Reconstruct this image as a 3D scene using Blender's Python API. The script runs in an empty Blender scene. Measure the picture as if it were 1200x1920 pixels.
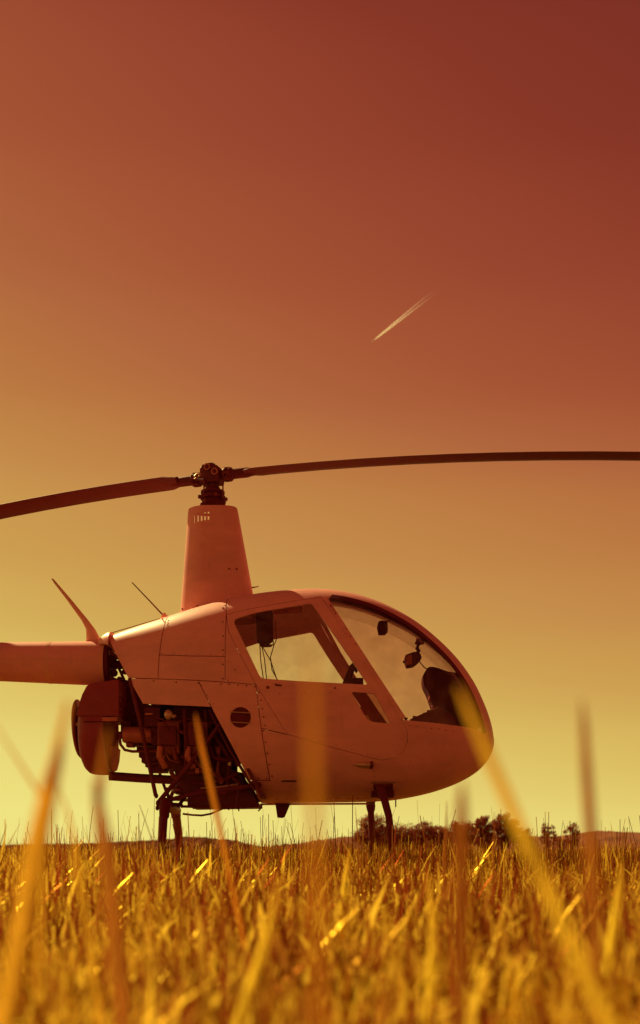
import bpy, bmesh, math, random
import numpy as np
from mathutils import Vector, Matrix

random.seed(7)
rng = np.random.default_rng(11)
R = math.radians
scene = bpy.context.scene
col = scene.collection

# ------------------------------------------------------------------ camera
F = 2075.0          # focal length in pixels of the 1200 px wide frame
HY = 1598.0         # horizon row
CAM_Y = -7.7
CAM_Z = 0.225
cam = bpy.data.cameras.new('camera')
cam.sensor_fit = 'HORIZONTAL'
cam.sensor_width = 36.0
cam.lens = F / 1200 * 36
cam.shift_y = (HY - 960) / 1200
cam.clip_start = 0.05
cam.clip_end = 90000
cam.dof.use_dof = True
cam.dof.focus_distance = 7.2
cam.dof.aperture_fstop = 5.0
cam_o = bpy.data.objects.new('camera', cam)
cam_o.location = (0, CAM_Y, CAM_Z)
cam_o.rotation_euler = (R(90), 0, 0)
col.objects.link(cam_o)
scene.camera = cam_o

# ------------------------------------------------------------------ sky and sun
SKY_AZ = Vector((-0.80, 0.60))       # side of the sky that glows
SUN_AZ = Vector((-0.66, 0.75)).normalized()
SUN_EL = R(40)


def lin(r, g, b):
    f = lambda c: c / 12.92 if c <= 0.04045 else ((c + 0.055) / 1.055) ** 2.4
    return (f(r / 255), f(g / 255), f(b / 255), 1.0)


world = bpy.data.worlds.new('World')
scene.world = world
world.use_nodes = True
nt = world.node_tree
nt.nodes.clear()


def wn(t, **k):
    n = nt.nodes.new(t)
    for a, b in k.items():
        setattr(n, a, b)
    return n


def wmath(op, a, b=None, clamp=False):
    n = wn('ShaderNodeMath', operation=op, use_clamp=clamp)
    for i, v in enumerate((a, b)):
        if v is None:
            continue
        if isinstance(v, (int, float)):
            n.inputs[i].default_value = v
        else:
            nt.links.new(v, n.inputs[i])
    return n.outputs[0]


tc = wn('ShaderNodeTexCoord')
sep = wn('ShaderNodeSeparateXYZ')
nt.links.new(tc.outputs['Generated'], sep.inputs[0])
vx, vy, vz = sep.outputs
hyp = wmath('MAXIMUM', wmath('SQRT', wmath('ADD', wmath('MULTIPLY', vx, vx), wmath('MULTIPLY', vy, vy))), 0.02)
u = wmath('DIVIDE', wmath('ADD', wmath('MULTIPLY', vx, SKY_AZ.x), wmath('MULTIPLY', vy, SKY_AZ.y)), hyp)
zpos = wmath('MAXIMUM', vz, 0.0)
elr = wn('ShaderNodeValToRGB')
elr.color_ramp.interpolation = 'CARDINAL'
keys = [(0, 1.0), (.043, .970), (.115, .895), (.187, .80), (.243, .725), (.313, .635), (.371, .52), (.447, .41), (.527, .295), (.608, .165), (.8, -.05), (1, -.15)]
cr = elr.color_ramp
while len(cr.elements) > 1:
    cr.elements.remove(cr.elements[-1])
for i, (p, v) in enumerate(keys):
    e = cr.elements[0] if i == 0 else cr.elements.new(p)
    e.position = p
    vv = (v + .3) / 1.4
    e.color = (vv, vv, vv, 1)
nt.links.new(zpos, elr.inputs[0])
A = wmath('SUBTRACT', wmath('MULTIPLY', elr.outputs[0], 1.4), .3)
B = wmath('MULTIPLY', wmath('ADD', wmath('MULTIPLY', zpos, 1.05), .11), wmath('SUBTRACT', u, SKY_AZ.y))
t = wmath('ADD', A, B)
tn = wmath('DIVIDE', wmath('ADD', t, .3), 1.5, True)
dr = wn('ShaderNodeValToRGB')
cr = dr.color_ramp
duo = [(-.3, (121, 46, 35)), (0, (124, 48, 36)), (.15, (136, 55, 39)), (.3, (152, 70, 47)), (.42, (165, 84, 52)), (.52, (176, 102, 61)), (.6, (186, 119, 65)),
       (.7, (196, 139, 74)), (.8, (206, 161, 82)), (.9, (221, 191, 99)), (1.0, (239, 225, 127)), (1.2, (247, 236, 150))]
while len(cr.elements) > 1:
    cr.elements.remove(cr.elements[-1])
for i, (p, c) in enumerate(duo):
    e = cr.elements[0] if i == 0 else cr.elements.new((p + .3) / 1.5)
    e.position = (p + .3) / 1.5
    e.color = lin(*c)
nt.links.new(tn, dr.inputs[0])
bg = wn('ShaderNodeBackground')
bg.inputs['Strength'].default_value = 2 ** -0.6
nt.links.new(dr.outputs[0], bg.inputs['Color'])
wo = wn('ShaderNodeOutputWorld')
nt.links.new(bg.outputs[0], wo.inputs[0])

sun = bpy.data.lights.new('sun', 'SUN')
sun.energy = 4.7
sun.color = (1.0, 0.76, 0.30)
sun.angle = R(0.6)
sun_o = bpy.data.objects.new('sun', sun)
sd = Vector((SUN_AZ.x * math.cos(SUN_EL), SUN_AZ.y * math.cos(SUN_EL), math.sin(SUN_EL)))
sun_o.rotation_euler = sd.to_track_quat('Z', 'Y').to_euler()
sun_o.location = sd * 40
col.objects.link(sun_o)

scene.view_settings.view_transform = 'Standard'
scene.view_settings.look = 'None'
scene.view_settings.exposure = 0.6
scene.view_settings.gamma = 1
scene.render.engine = 'CYCLES'
scene.cycles.max_bounces = 6
scene.cycles.transparent_max_bounces = 16
scene.cycles.use_denoising = True


# ------------------------------------------------------------------ helpers
def W(px, py, Y=0.0):
    d = Y - CAM_Y
    return Vector(((px - 600) * d / F, Y, CAM_Z + (HY - py) * d / F))


def tag(o, label=None, cat=None, group=None, kind=None):
    if label:
        o['label'] = label
    if cat:
        o['category'] = cat
    if group:
        o['group'] = group
    if kind:
        o['kind'] = kind
    return o


def empty(name, loc=(0, 0, 0), parent=None):
    o = bpy.data.objects.new(name, None)
    o.location = loc
    o.empty_display_size = .1
    col.objects.link(o)
    if parent:
        o.parent = parent
    return o


def link(name, me, mats, parent=None, smooth=None):
    o = bpy.data.objects.new(name, me)
    if not isinstance(mats, (list, tuple)):
        mats = [mats]
    me.materials.clear()
    for m in mats:
        me.materials.append(m)
    col.objects.link(o)
    if parent:
        o.parent = parent
        o.matrix_parent_inverse = Matrix.Translation(-parent.location) if parent.parent is None else Matrix()
    if smooth is not None:
        shade(me, smooth)
    return o


def shade(me, angle=40):
    if angle <= 0:
        return
    bm = bmesh.new()
    bm.from_mesh(me)
    a = R(angle)
    for f in bm.faces:
        f.smooth = True
    for e in bm.edges:
        e.smooth = not (len(e.link_faces) != 2 or e.calc_face_angle(0) > a)
    bm.to_mesh(me)
    bm.free()


class MB:
    """collects solid shapes; build() links them as one mesh object"""

    def __init__(self):
        self.bm = bmesh.new()

    def _ring_loft(self, rings, closed_ends=True):
        bm = self.bm
        vs = [[bm.verts.new(p) for p in r] for r in rings]
        n = len(vs[0])
        for a, b in zip(vs[:-1], vs[1:]):
            for i in range(n):
                j = (i + 1) % n
                bm.faces.new((a[i], a[j], b[j], b[i]))
        if closed_ends:
            bm.faces.new(list(reversed(vs[0])))
            bm.faces.new(vs[-1])
        return self

    def tube(self, pts, r, n=10):
        pts = [Vector(p) for p in pts]
        rs = r if isinstance(r, (list, tuple)) else [r] * len(pts)
        rings = []
        prev = None
        for i, p in enumerate(pts):
            if i == 0:
                t = pts[1] - pts[0]
            elif i == len(pts) - 1:
                t = pts[-1] - pts[-2]
            else:
                t = (pts[i + 1] - pts[i]).normalized() + (pts[i] - pts[i - 1]).normalized()
            t.normalize()
            if prev is None:
                up = Vector((0, 0, 1)) if abs(t.z) < .9 else Vector((1, 0, 0))
                a = t.cross(up).normalized()
            else:
                a = (prev - t * prev.dot(t)).normalized()
            prev = a
            b = t.cross(a)
            rings.append([p + (a * math.cos(2 * math.pi * k / n) + b * math.sin(2 * math.pi * k / n)) * rs[i] for k in range(n)])
        return self._ring_loft(rings)

    def lathe(self, origin, axis, prof, n=28, ux=None):
        """prof = [(along, radius)] about an axis"""
        axis = Vector(axis).normalized()
        up = ux or (Vector((0, 0, 1)) if abs(axis.z) < .9 else Vector((1, 0, 0)))
        a = axis.cross(up).normalized()
        b = axis.cross(a)
        o = Vector(origin)
        rings = [[o + axis * s + (a * math.cos(2 * math.pi * k / n) + b * math.sin(2 * math.pi * k / n)) * max(r, .0004) for k in range(n)] for s, r in prof]
        return self._ring_loft(rings)

    def prism(self, poly, y0, y1, bevel=0.0):
        """poly = [(x, z)] extruded in y"""
        bm = self.bm
        a = [bm.verts.new((x, y0, z)) for x, z in poly]
        b = [bm.verts.new((x, y1, z)) for x, z in poly]
        fs = [bm.faces.new(a), bm.faces.new(list(reversed(b)))]
        n = len(a)
        for i in range(n):
            j = (i + 1) % n
            fs.append(bm.faces.new((a[j], a[i], b[i], b[j])))
        if bevel:
            bmesh.ops.bevel(bm, geom=list({e for f in fs for e in f.edges}), offset=bevel, segments=2, profile=.6, affect='EDGES', clamp_overlap=True)
        return self

    def box(self, lo, hi, bevel=0.0):
        return self.prism([(lo[0], lo[2]), (hi[0], lo[2]), (hi[0], hi[2]), (lo[0], hi[2])], lo[1], hi[1], bevel)

    def ball(self, c, r, seg=8):
        ret = bmesh.ops.create_uvsphere(self.bm, u_segments=seg, v_segments=max(4, seg // 2 + 1), radius=1)
        rr = r if isinstance(r, (list, tuple)) else (r, r, r)
        for v in ret['verts']:
            v.co = Vector((v.co.x * rr[0], v.co.y * rr[1], v.co.z * rr[2])) + Vector(c)
        return self

    def xform(self, M):
        for v in self.bm.verts:
            v.co = M @ v.co
        return self

    def mesh(self, name='m'):
        bmesh.ops.recalc_face_normals(self.bm, faces=self.bm.faces[:])
        big = [f for f in self.bm.faces if len(f.verts) > 4]
        if big:
            bmesh.ops.triangulate(self.bm, faces=big)
        me = bpy.data.meshes.new(name)
        self.bm.to_mesh(me)
        self.bm.free()
        return me

    def build(self, name, mat, parent=None, smooth=40):
        return link(name, self.mesh(name), mat, parent, smooth)


# ------------------------------------------------------------------ materials
def pmat(name, base, rough=.5, metallic=0.0, var=.15, scale=6.0, bump=0.0, bscale=40.0, spec=.5, coat=0.0, detail=5.0, streak=None, scuff=0.0):
    m = bpy.data.materials.new(name)
    m.use_nodes = True
    t_ = m.node_tree
    b = t_.nodes['Principled BSDF']
    b.inputs['Roughness'].default_value = rough
    b.inputs['Metallic'].default_value = metallic
    b.inputs['Specular IOR Level'].default_value = spec
    b.inputs['Coat Weight'].default_value = coat
    b.inputs['Coat Roughness'].default_value = .15
    tc_ = t_.nodes.new('ShaderNodeTexCoord')
    src = tc_.outputs['Object']
    if streak:
        mp = t_.nodes.new('ShaderNodeMapping')
        mp.inputs['Scale'].default_value = streak
        t_.links.new(src, mp.inputs[0])
        src = mp.outputs[0]
    nz = t_.nodes.new('ShaderNodeTexNoise')
    nz.inputs['Scale'].default_value = scale
    nz.inputs['Detail'].default_value = detail
    nz.inputs['Roughness'].default_value = .65
    t_.links.new(src, nz.inputs['Vector'])
    rp = t_.nodes.new('ShaderNodeValToRGB')
    rp.color_ramp.elements[0].position = .3
    rp.color_ramp.elements[1].position = .7
    rp.color_ramp.elements[0].color = tuple(c * (1 - var) for c in base) + (1,)
    rp.color_ramp.elements[1].color = tuple(min(1, c * (1 + var)) for c in base) + (1,)
    t_.links.new(nz.outputs[0], rp.inputs[0])
    colour = rp.outputs[0]
    if scuff:
        # scuffed, chalky patches and thin oil runs
        for (sc, sz, p0, p1, c2) in ((4.2, (1, 1, 3.2), .60, .72, tuple(min(1, c * 1.12 + .05) for c in base)), (7.0, (4.5, 4.5, .55), .58, .80, tuple(c * .62 for c in base))):
            mp2 = t_.nodes.new('ShaderNodeMapping')
            mp2.inputs['Scale'].default_value = sz
            mp2.inputs['Location'].default_value = (sc, 1.7, .3)
            t_.links.new(tc_.outputs['Object'], mp2.inputs[0])
            n3 = t_.nodes.new('ShaderNodeTexNoise')
            n3.inputs['Scale'].default_value = sc
            n3.inputs['Detail'].default_value = 9
            n3.inputs['Roughness'].default_value = .7
            t_.links.new(mp2.outputs[0], n3.inputs['Vector'])
            mr3 = t_.nodes.new('ShaderNodeMapRange')
            mr3.inputs['From Min'].default_value = p0
            mr3.inputs['From Max'].default_value = p1
            mr3.inputs['To Max'].default_value = scuff
            t_.links.new(n3.outputs[0], mr3.inputs[0])
            mx3 = t_.nodes.new('ShaderNodeMixRGB')
            mx3.inputs['Color2'].default_value = c2 + (1,)
            t_.links.new(mr3.outputs[0], mx3.inputs['Fac'])
            t_.links.new(colour, mx3.inputs['Color1'])
            colour = mx3.outputs[0]
    t_.links.new(colour, b.inputs['Base Color'])
    rr = t_.nodes.new('ShaderNodeMapRange')
    rr.inputs['To Min'].default_value = max(.03, rough - .12)
    rr.inputs['To Max'].default_value = min(1, rough + .12)
    t_.links.new(nz.outputs[0], rr.inputs[0])
    t_.links.new(rr.outputs[0], b.inputs['Roughness'])
    if bump:
        n2 = t_.nodes.new('ShaderNodeTexNoise')
        n2.inputs['Scale'].default_value = bscale
        n2.inputs['Detail'].default_value = 3
        t_.links.new(tc_.outputs['Object'], n2.inputs['Vector'])
        bp = t_.nodes.new('ShaderNodeBump')
        bp.inputs['Strength'].default_value = bump
        bp.inputs['Distance'].default_value = .01
        t_.links.new(n2.outputs[0], bp.inputs['Height'])
        t_.links.new(bp.outputs[0], b.inputs['Normal'])
    return m


def glass_mat(name, tint, gloss=.06):
    m = bpy.data.materials.new(name)
    m.use_nodes = True
    t_ = m.node_tree
    t_.nodes.clear()
    tr = t_.nodes.new('ShaderNodeBsdfTransparent')
    gl = t_.nodes.new('ShaderNodeBsdfGlossy')
    gl.inputs['Roughness'].default_value = .03
    gl.inputs['Color'].default_value = (.9, .85, .8, 1)
    nz = t_.nodes.new('ShaderNodeTexNoise')
    nz.inputs['Scale'].default_value = 9
    nz.inputs['Detail'].default_value = 6
    tcn = t_.nodes.new('ShaderNodeTexCoord')
    t_.links.new(tcn.outputs['Object'], nz.inputs['Vector'])
    rp = t_.nodes.new('ShaderNodeValToRGB')
    rp.color_ramp.elements[0].position = .35
    rp.color_ramp.elements[1].position = .75
    rp.color_ramp.elements[0].color = tuple(tint) + (1,)
    rp.color_ramp.elements[1].color = tuple(c * .94 for c in tint) + (1,)
    t_.links.new(nz.outputs[0], rp.inputs[0])
    t_.links.new(rp.outputs[0], tr.inputs['Color'])
    fr = t_.nodes.new('ShaderNodeFresnel')
    fr.inputs['IOR'].default_value = 1.3
    mu = t_.nodes.new('ShaderNodeMath')
    mu.operation = 'MULTIPLY'
    mu.inputs[1].default_value = .4
    t_.links.new(fr.outputs[0], mu.inputs[0])
    mx = t_.nodes.new('ShaderNodeMixShader')
    t_.links.new(mu.outputs[0], mx.inputs[0])
    t_.links.new(tr.outputs[0], mx.inputs[1])
    t_.links.new(gl.outputs[0], mx.inputs[2])
    # a film of dust and smears on the acrylic
    df = t_.nodes.new('ShaderNodeBsdfDiffuse')
    df.inputs[0].default_value = (.8, .55, .4, 1)
    n2 = t_.nodes.new('ShaderNodeTexNoise')
    n2.inputs['Scale'].default_value = 5
    n2.inputs['Detail'].default_value = 8
    n2.inputs['Distortion'].default_value = 1.2
    t_.links.new(tcn.outputs['Object'], n2.inputs['Vector'])
    mr = t_.nodes.new('ShaderNodeMapRange')
    mr.inputs['From Min'].default_value = .42
    mr.inputs['From Max'].default_value = .75
    mr.inputs['To Min'].default_value = .01
    mr.inputs['To Max'].default_value = .09
    t_.links.new(n2.outputs[0], mr.inputs[0])
    mx4 = t_.nodes.new('ShaderNodeMixShader')
    t_.links.new(mr.outputs[0], mx4.inputs[0])
    t_.links.new(mx.outputs[0], mx4.inputs[1])
    t_.links.new(df.outputs[0], mx4.inputs[2])
    ou = t_.nodes.new('ShaderNodeOutputMaterial')
    t_.links.new(mx4.outputs[0], ou.inputs[0])
    return m


PAINT = pmat('cream_paint', (.87, .385, .35), rough=.46, var=.12, scale=3.0, bump=.05, bscale=5, spec=.32, streak=(1, 1, 2.5), scuff=.65)
PAINT2 = pmat('worn_paint', (.86, .44, .33), rough=.5, var=.12, scale=5.0, spec=.4)
CABIN = pmat('cabin_lining', (.13, .024, .04), rough=.9, var=.2, spec=.1)
DARK = pmat('dark_paint', (.17, .020, .03), rough=.6, var=.25, scale=14, spec=.25)
BLACK = pmat('black_rubber', (.16, .018, .03), rough=.75, var=.2, scale=20, spec=.2)
STEEL = pmat('oily_steel', (.26, .045, .04), rough=.5, metallic=.4, var=.35, scale=18, spec=.4)
ALU = pmat('bare_aluminium', (.62, .38, .22), rough=.42, metallic=.6, var=.2, scale=12)
SHROUD = pmat('shroud_paint', (.34, .042, .06), rough=.5, var=.15, scale=5, spec=.35)
BRASS = pmat('warm_metal', (.55, .16, .10), rough=.45, metallic=.4, var=.25, scale=10)
SCREW = pmat('screw_metal', (.22, .03, .03), rough=.5, metallic=.3, var=.2)
BLADE = pmat('blade_paint', (.18, .030, .035), rough=.55, var=.12, scale=3, spec=.3)
GLASS = glass_mat('windscreen_acrylic', (.945, .855, .855))
GLASS_DOOR = glass_mat('door_acrylic', (.985, .965, .97))
GLASS_TINT = glass_mat('tinted_acrylic', (.66, .42, .38))


# ------------------------------------------------------------------ booleans
def mesh_obj(me):
    o = bpy.data.objects.new('tmp', me)
    col.objects.link(o)
    return o


def boolean(me_a, me_b, op):
    a, b = mesh_obj(me_a), mesh_obj(me_b)
    out = None
    for solver in ('MANIFOLD', 'EXACT'):
        md = a.modifiers.new('b', 'BOOLEAN')
        md.operation = op
        md.object = b
        try:
            md.solver = solver
        except TypeError:
            a.modifiers.remove(md)
            continue
        dg = bpy.context.evaluated_depsgraph_get()
        out = bpy.data.meshes.new_from_object(a.evaluated_get(dg))
        same = op == 'DIFFERENCE' and len(out.polygons) == len(me_a.polygons)
        if len(out.polygons) > 0 and not same:
            break
        a.modifiers.remove(md)
    bpy.data.objects.remove(a)
    bpy.data.objects.remove(b)
    return out


def prism_mesh(poly, y0, y1):
    return MB().prism(poly, y0, y1).mesh()


def ribbon(pts, w):
    """thin closed polygon along a polyline in x,z"""
    pts = [Vector(p) for p in pts]
    L, Rr = [], []
    for i, p in enumerate(pts):
        a = pts[max(0, i - 1)]
        b = pts[min(len(pts) - 1, i + 1)]
        d = (b - a).normalized()
        n = Vector((-d.y, d.x)) * w / 2
        L.append(p + n)
        Rr.append(p - n)
    return [tuple(p) for p in L + Rr[::-1]]


def inset(poly, d):
    P = [Vector(p) for p in poly]
    n = len(P)
    area = sum(P[i].x * P[(i + 1) % n].y - P[(i + 1) % n].x * P[i].y for i in range(n))
    s = 1 if area > 0 else -1
    out = []
    for i in range(n):
        e1 = (P[i] - P[i - 1]).normalized()
        e2 = (P[(i + 1) % n] - P[i]).normalized()
        n1 = Vector((-e1.y, e1.x)) * s
        n2 = Vector((-e2.y, e2.x)) * s
        m = (n1 + n2)
        m = m / max(.35, m.length_squared) * 2
        out.append(tuple(P[i] + m * d))
    return out


def smooth_poly(pts, k=5):
    """closed Catmull-Rom through the points"""
    n = len(pts)
    out = []
    for i in range(n):
        p0, p1, p2, p3 = (Vector(pts[(i + j) % n]) for j in (-1, 0, 1, 2))
        for s in range(k):
            q = s / k
            out.append(tuple(.5 * ((2 * p1) + (p2 - p0) * q + (2 * p0 - 5 * p1 + 4 * p2 - p3) * q * q + (3 * p1 - p0 - 3 * p2 + p3) * q ** 3)))
    return out


def round_poly(pts, r, k=4):
    """polygon with rounded corners (radius in the units of pts)"""
    n = len(pts)
    out = []
    for i in range(n):
        p = Vector(pts[i])
        a = Vector(pts[i - 1]) - p
        b = Vector(pts[(i + 1) % n]) - p
        rr = r[i] if isinstance(r, (list, tuple)) else r
        rr = min(rr, a.length * .45, b.length * .45)
        pa, pb = p + a.normalized() * rr, p + b.normalized() * rr
        for s in range(k + 1):
            q = s / k
            out.append(tuple(pa * (1 - q) ** 2 + p * 2 * q * (1 - q) + pb * q * q))
    return out


# ------------------------------------------------------------------ fuselage form
def dense(pts, k=24):
    P = [np.array(p, float) for p in pts]
    P = [2 * P[0] - P[1]] + P + [2 * P[-1] - P[-2]]
    out = []
    for i in range(1, len(P) - 2):
        p0, p1, p2, p3 = P[i - 1:i + 3]
        for s in range(k):
            q = s / k
            out.append(.5 * (2 * p1 + (p2 - p0) * q + (2 * p0 - 5 * p1 + 4 * p2 - p3) * q * q + (3 * p1 - p0 - 3 * p2 + p3) * q ** 3))
    out.append(P[-2])
    return np.array(out)


NOSE = 927
top_px = [(150, 1214), (195, 1199), (250, 1180), (310, 1161), (370, 1142), (420, 1128), (470, 1117), (530, 1109), (600, 1106), (660, 1114), (720, 1135), (780, 1170), (840, 1222), (880, 1272), (905, 1320), (919, 1358), (NOSE, 1392)]
bot_px = [(150, 1400), (195, 1420), (300, 1470), (400, 1500), (485, 1507), (560, 1507), (640, 1506), (690, 1505), (740, 1502), (800, 1491), (850, 1475), (885, 1457), (907, 1438), (920, 1417), (NOSE, 1392)]
wid_px = [(150, .15), (195, .19), (240, .27), (300, .385), (360, .48), (420, .545), (480, .565), (600, .57), (680, .56), (740, .53), (800, .465), (850, .38), (890, .275), (915, .155), (NOSE, 0)]
tp, bp_, wp = dense(top_px), dense(bot_px), dense(wid_px)
S0 = -CAM_Y / F
TX = (tp[:, 0] - 600) * S0
# the skyline of the skin lies on its near shoulder, not on the centre line
SHOULDER = .30 * np.interp(tp[:, 0], wp[:, 0], wp[:, 1]) * np.interp(TX, [.55, 1.25], [1, .1])
TZ = CAM_Z + (HY - tp[:, 1]) * (-CAM_Y - SHOULDER) / F
SB = (.2 - CAM_Y) / F
BX, BZ = (bp_[:, 0] - 600) * S0, CAM_Z + (HY - bp_[:, 1]) * SB
BZ = BZ - (BZ[-1] - TZ[-1]) * np.linspace(0, 1, len(BZ)) ** 12
WX, WW = (wp[:, 0] - 600) * S0, wp[:, 1]
X0, X1 = TX[0], TX[-1]


def form(X):
    zt = np.interp(X, TX, TZ)
    zb = np.interp(X, BX, BZ)
    w = np.interp(X, WX, WW)
    k = min(1, max(0, (X - .55) / .7))
    kt = min(1, max(0, (-.7 - X) / .7))
    nu = 3.5 - 1.35 * k + .5 * kt
    nl = 3.1 - .9 * k - .6 * kt
    return zt, zb, zb + .45 * (zt - zb), w, nu, nl


def surf_y(X, Z):
    X = min(max(X, X0), X1 - .002)
    zt, zb, zc, w, nu, nl = form(X)
    if Z > zc:
        q, n = (Z - zc) / max(zt - zc, 1e-4), nu
    else:
        q, n = (zc - Z) / max(zc - zb, 1e-4), nl
    q = min(max(q, 0), .97)
    return w * (1 - q ** n) ** (1 / n)


def S(px, py, off=0.0):
    """pixel -> point on the near side of the fuselage skin"""
    Y = -.5
    for _ in range(8):
        p = W(px, py, Y)
        Y = -surf_y(p.x, p.z)
    p = W(px, py, Y)
    p.y -= off
    return p


def SX(pts):
    return [(S(a, b).x, S(a, b).z) for a, b in pts]


def loft(off, nx=90, nr=80):
    """closed fuselage solid, offset inwards"""
    m = MB()
    xa, xb = X0 + off, X1 - off * 1.0
    rings = []
    for i in range(nx + 1):
        q = i / nx
        q = math.sin(q * math.pi / 2) ** .8 if q > 0 else 0
        X = xa + (xb - xa) * min(q, .9985)
        zt, zb, zc, w, nu, nl = form(X)
        w = max(w - off, .006)
        ht, hb = max(zt - off - zc, .005), max(zc - zb - off, .005)
        ring = []
        for k in range(nr):
            th = 2 * math.pi * (k + .5) / nr
            c, s = math.cos(th), math.sin(th)
            n = nu if s > 0 else nl
            y = w * math.copysign(abs(c) ** (2 / n), c)
            z = zc + (ht if s > 0 else hb) * math.copysign(abs(s) ** (2 / n), s)
            ring.append((X, y, z))
        rings.append(ring)
    m._ring_loft(rings)
    return m.mesh()


def hollow(o1, o2):
    a, b = loft(o1), loft(o2)
    bm = bmesh.new()
    bm.from_mesh(a)
    n0 = len(bm.faces)
    bm.from_mesh(b)
    bm.faces.ensure_lookup_table()
    inner = bm.faces[n0:]
    bmesh.ops.reverse_faces(bm, faces=inner)
    for f in inner:
        f.material_index = 1
    me = bpy.data.meshes.new('hollow')
    bm.to_mesh(me)
    bm.free()
    me.materials.append(PAINT)
    me.materials.append(CABIN)
    return me


def split_loose(me):
    bm = bmesh.new()
    bm.from_mesh(me)
    seen, groups = set(), []
    for f in bm.faces:
        if f.index in seen:
            continue
        st, g = [f], []
        seen.add(f.index)
        while st:
            h = st.pop()
            g.append(h.index)
            for e in h.edges:
                for k in e.link_faces:
                    if k.index not in seen:
                        seen.add(k.index)
                        st.append(k)
        groups.append(set(g))
    out = []
    for g in sorted(groups, key=len, reverse=True):
        b2 = bm.copy()
        bmesh.ops.delete(b2, geom=[f for f in b2.faces if f.index not in g], context='FACES')
        if len(b2.faces) > 6:
            m = bpy.data.meshes.new('piece')
            b2.to_mesh(m)
            out.append(m)
        b2.free()
    bm.free()
    return out


# ================================================================== SETTING
GRASS_H = .17


def sheet(name, verts, faces, mat, kind='structure', label=None):
    me = bpy.data.meshes.new(name)
    me.from_pydata(verts, [], faces)
    o = link(name, me, mat)
    tag(o, label, None, None, kind)
    return o


SOIL = pmat('dry_soil_and_straw', (.11, .024, .012), rough=.95, var=.5, scale=9, detail=8, bump=.6, bscale=25, spec=.1)
GX = [-40000, -6000, -1200, -300, -80, -20, 20, 80, 300, 1200, 6000, 40000]
GY = [-2000, -200, -30, -8, 0, 8, 40, 150, 500, 1500, 6000, 60000]
gv = [(x, y, 0) for y in GY for x in GX]
gf = [(j * 12 + i, j * 12 + i + 1, (j + 1) * 12 + i + 1, (j + 1) * 12 + i) for j in range(11) for i in range(11)]
sheet('ground', gv, gf, SOIL, label='dry stubble ground stretching to the horizon')

# hills: wooded ridge far behind
HILLM = pmat('wooded_hill', (.17, .070, .042), rough=1, var=.35, scale=.02, detail=10, spec=0)


def hill(name, sky, D, seed, label):
    r = np.random.default_rng(seed)
    px = np.arange(sky[0][0], sky[-1][0] + .1, 1.6)
    ys = np.interp(px, [a for a, _ in sky], [b for _, b in sky])
    n = len(px)
    j = np.convolve(r.normal(0, 1, n), np.ones(3) / 3, 'same') * 1.5
    rows = []
    for fd, fh in ((.80, 0), (.86, .35), (.92, .75), (.97, .95), (1.0, 1.0), (1.1, .9), (1.3, .3), (1.4, 0)):
        d = D * fd
        h = ((HY - ys) * D / F + CAM_Z) * fh + np.where(fh > 0, np.abs(j) * D / F * (.3 + fh), 0) * (1 if fh > .3 else .5)
        h = h - (1.5 if fh == 0 else 0)
        xx = (px - 600) * D / F
        rows += [(x, d + CAM_Y + r.normal(0, D * .004), max(z, -1.5)) for x, z in zip(xx, h)]
    fs = [(k * n + i, k * n + i + 1, (k + 1) * n + i + 1, (k + 1) * n + i) for k in range(7) for i in range(n - 1)]
    sheet(name, rows, fs, HILLM, label=label)


hill('hill', [(-420, 1598), (-250, 1590), (-100, 1584), (0, 1587), (60, 1584), (120, 1584), (200, 1582), (250, 1578), (300, 1577), (340, 1572), (370, 1570), (400, 1573), (440, 1578), (470, 1585), (500, 1591), (540, 1598)], 2600, 1,
     'low wooded hill on the skyline beneath the engine bay')
hill('hill', [(430, 1598), (480, 1591), (520, 1586), (560, 1582), (600, 1576), (640, 1570), (690, 1568), (760, 1570), (850, 1571), (960, 1570), (1050, 1570), (1090, 1563), (1120, 1559), (1160, 1562), (1200, 1563), (1300, 1568), (1450, 1585), (1560, 1598)], 2100, 2,
     'long low wooded ridge on the skyline behind the trees')

# ------------------------------------------------------------------ trees
BARK = pmat('bark', (.09, .035, .02), rough=.95, var=.3, scale=8, spec=.1)


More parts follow.
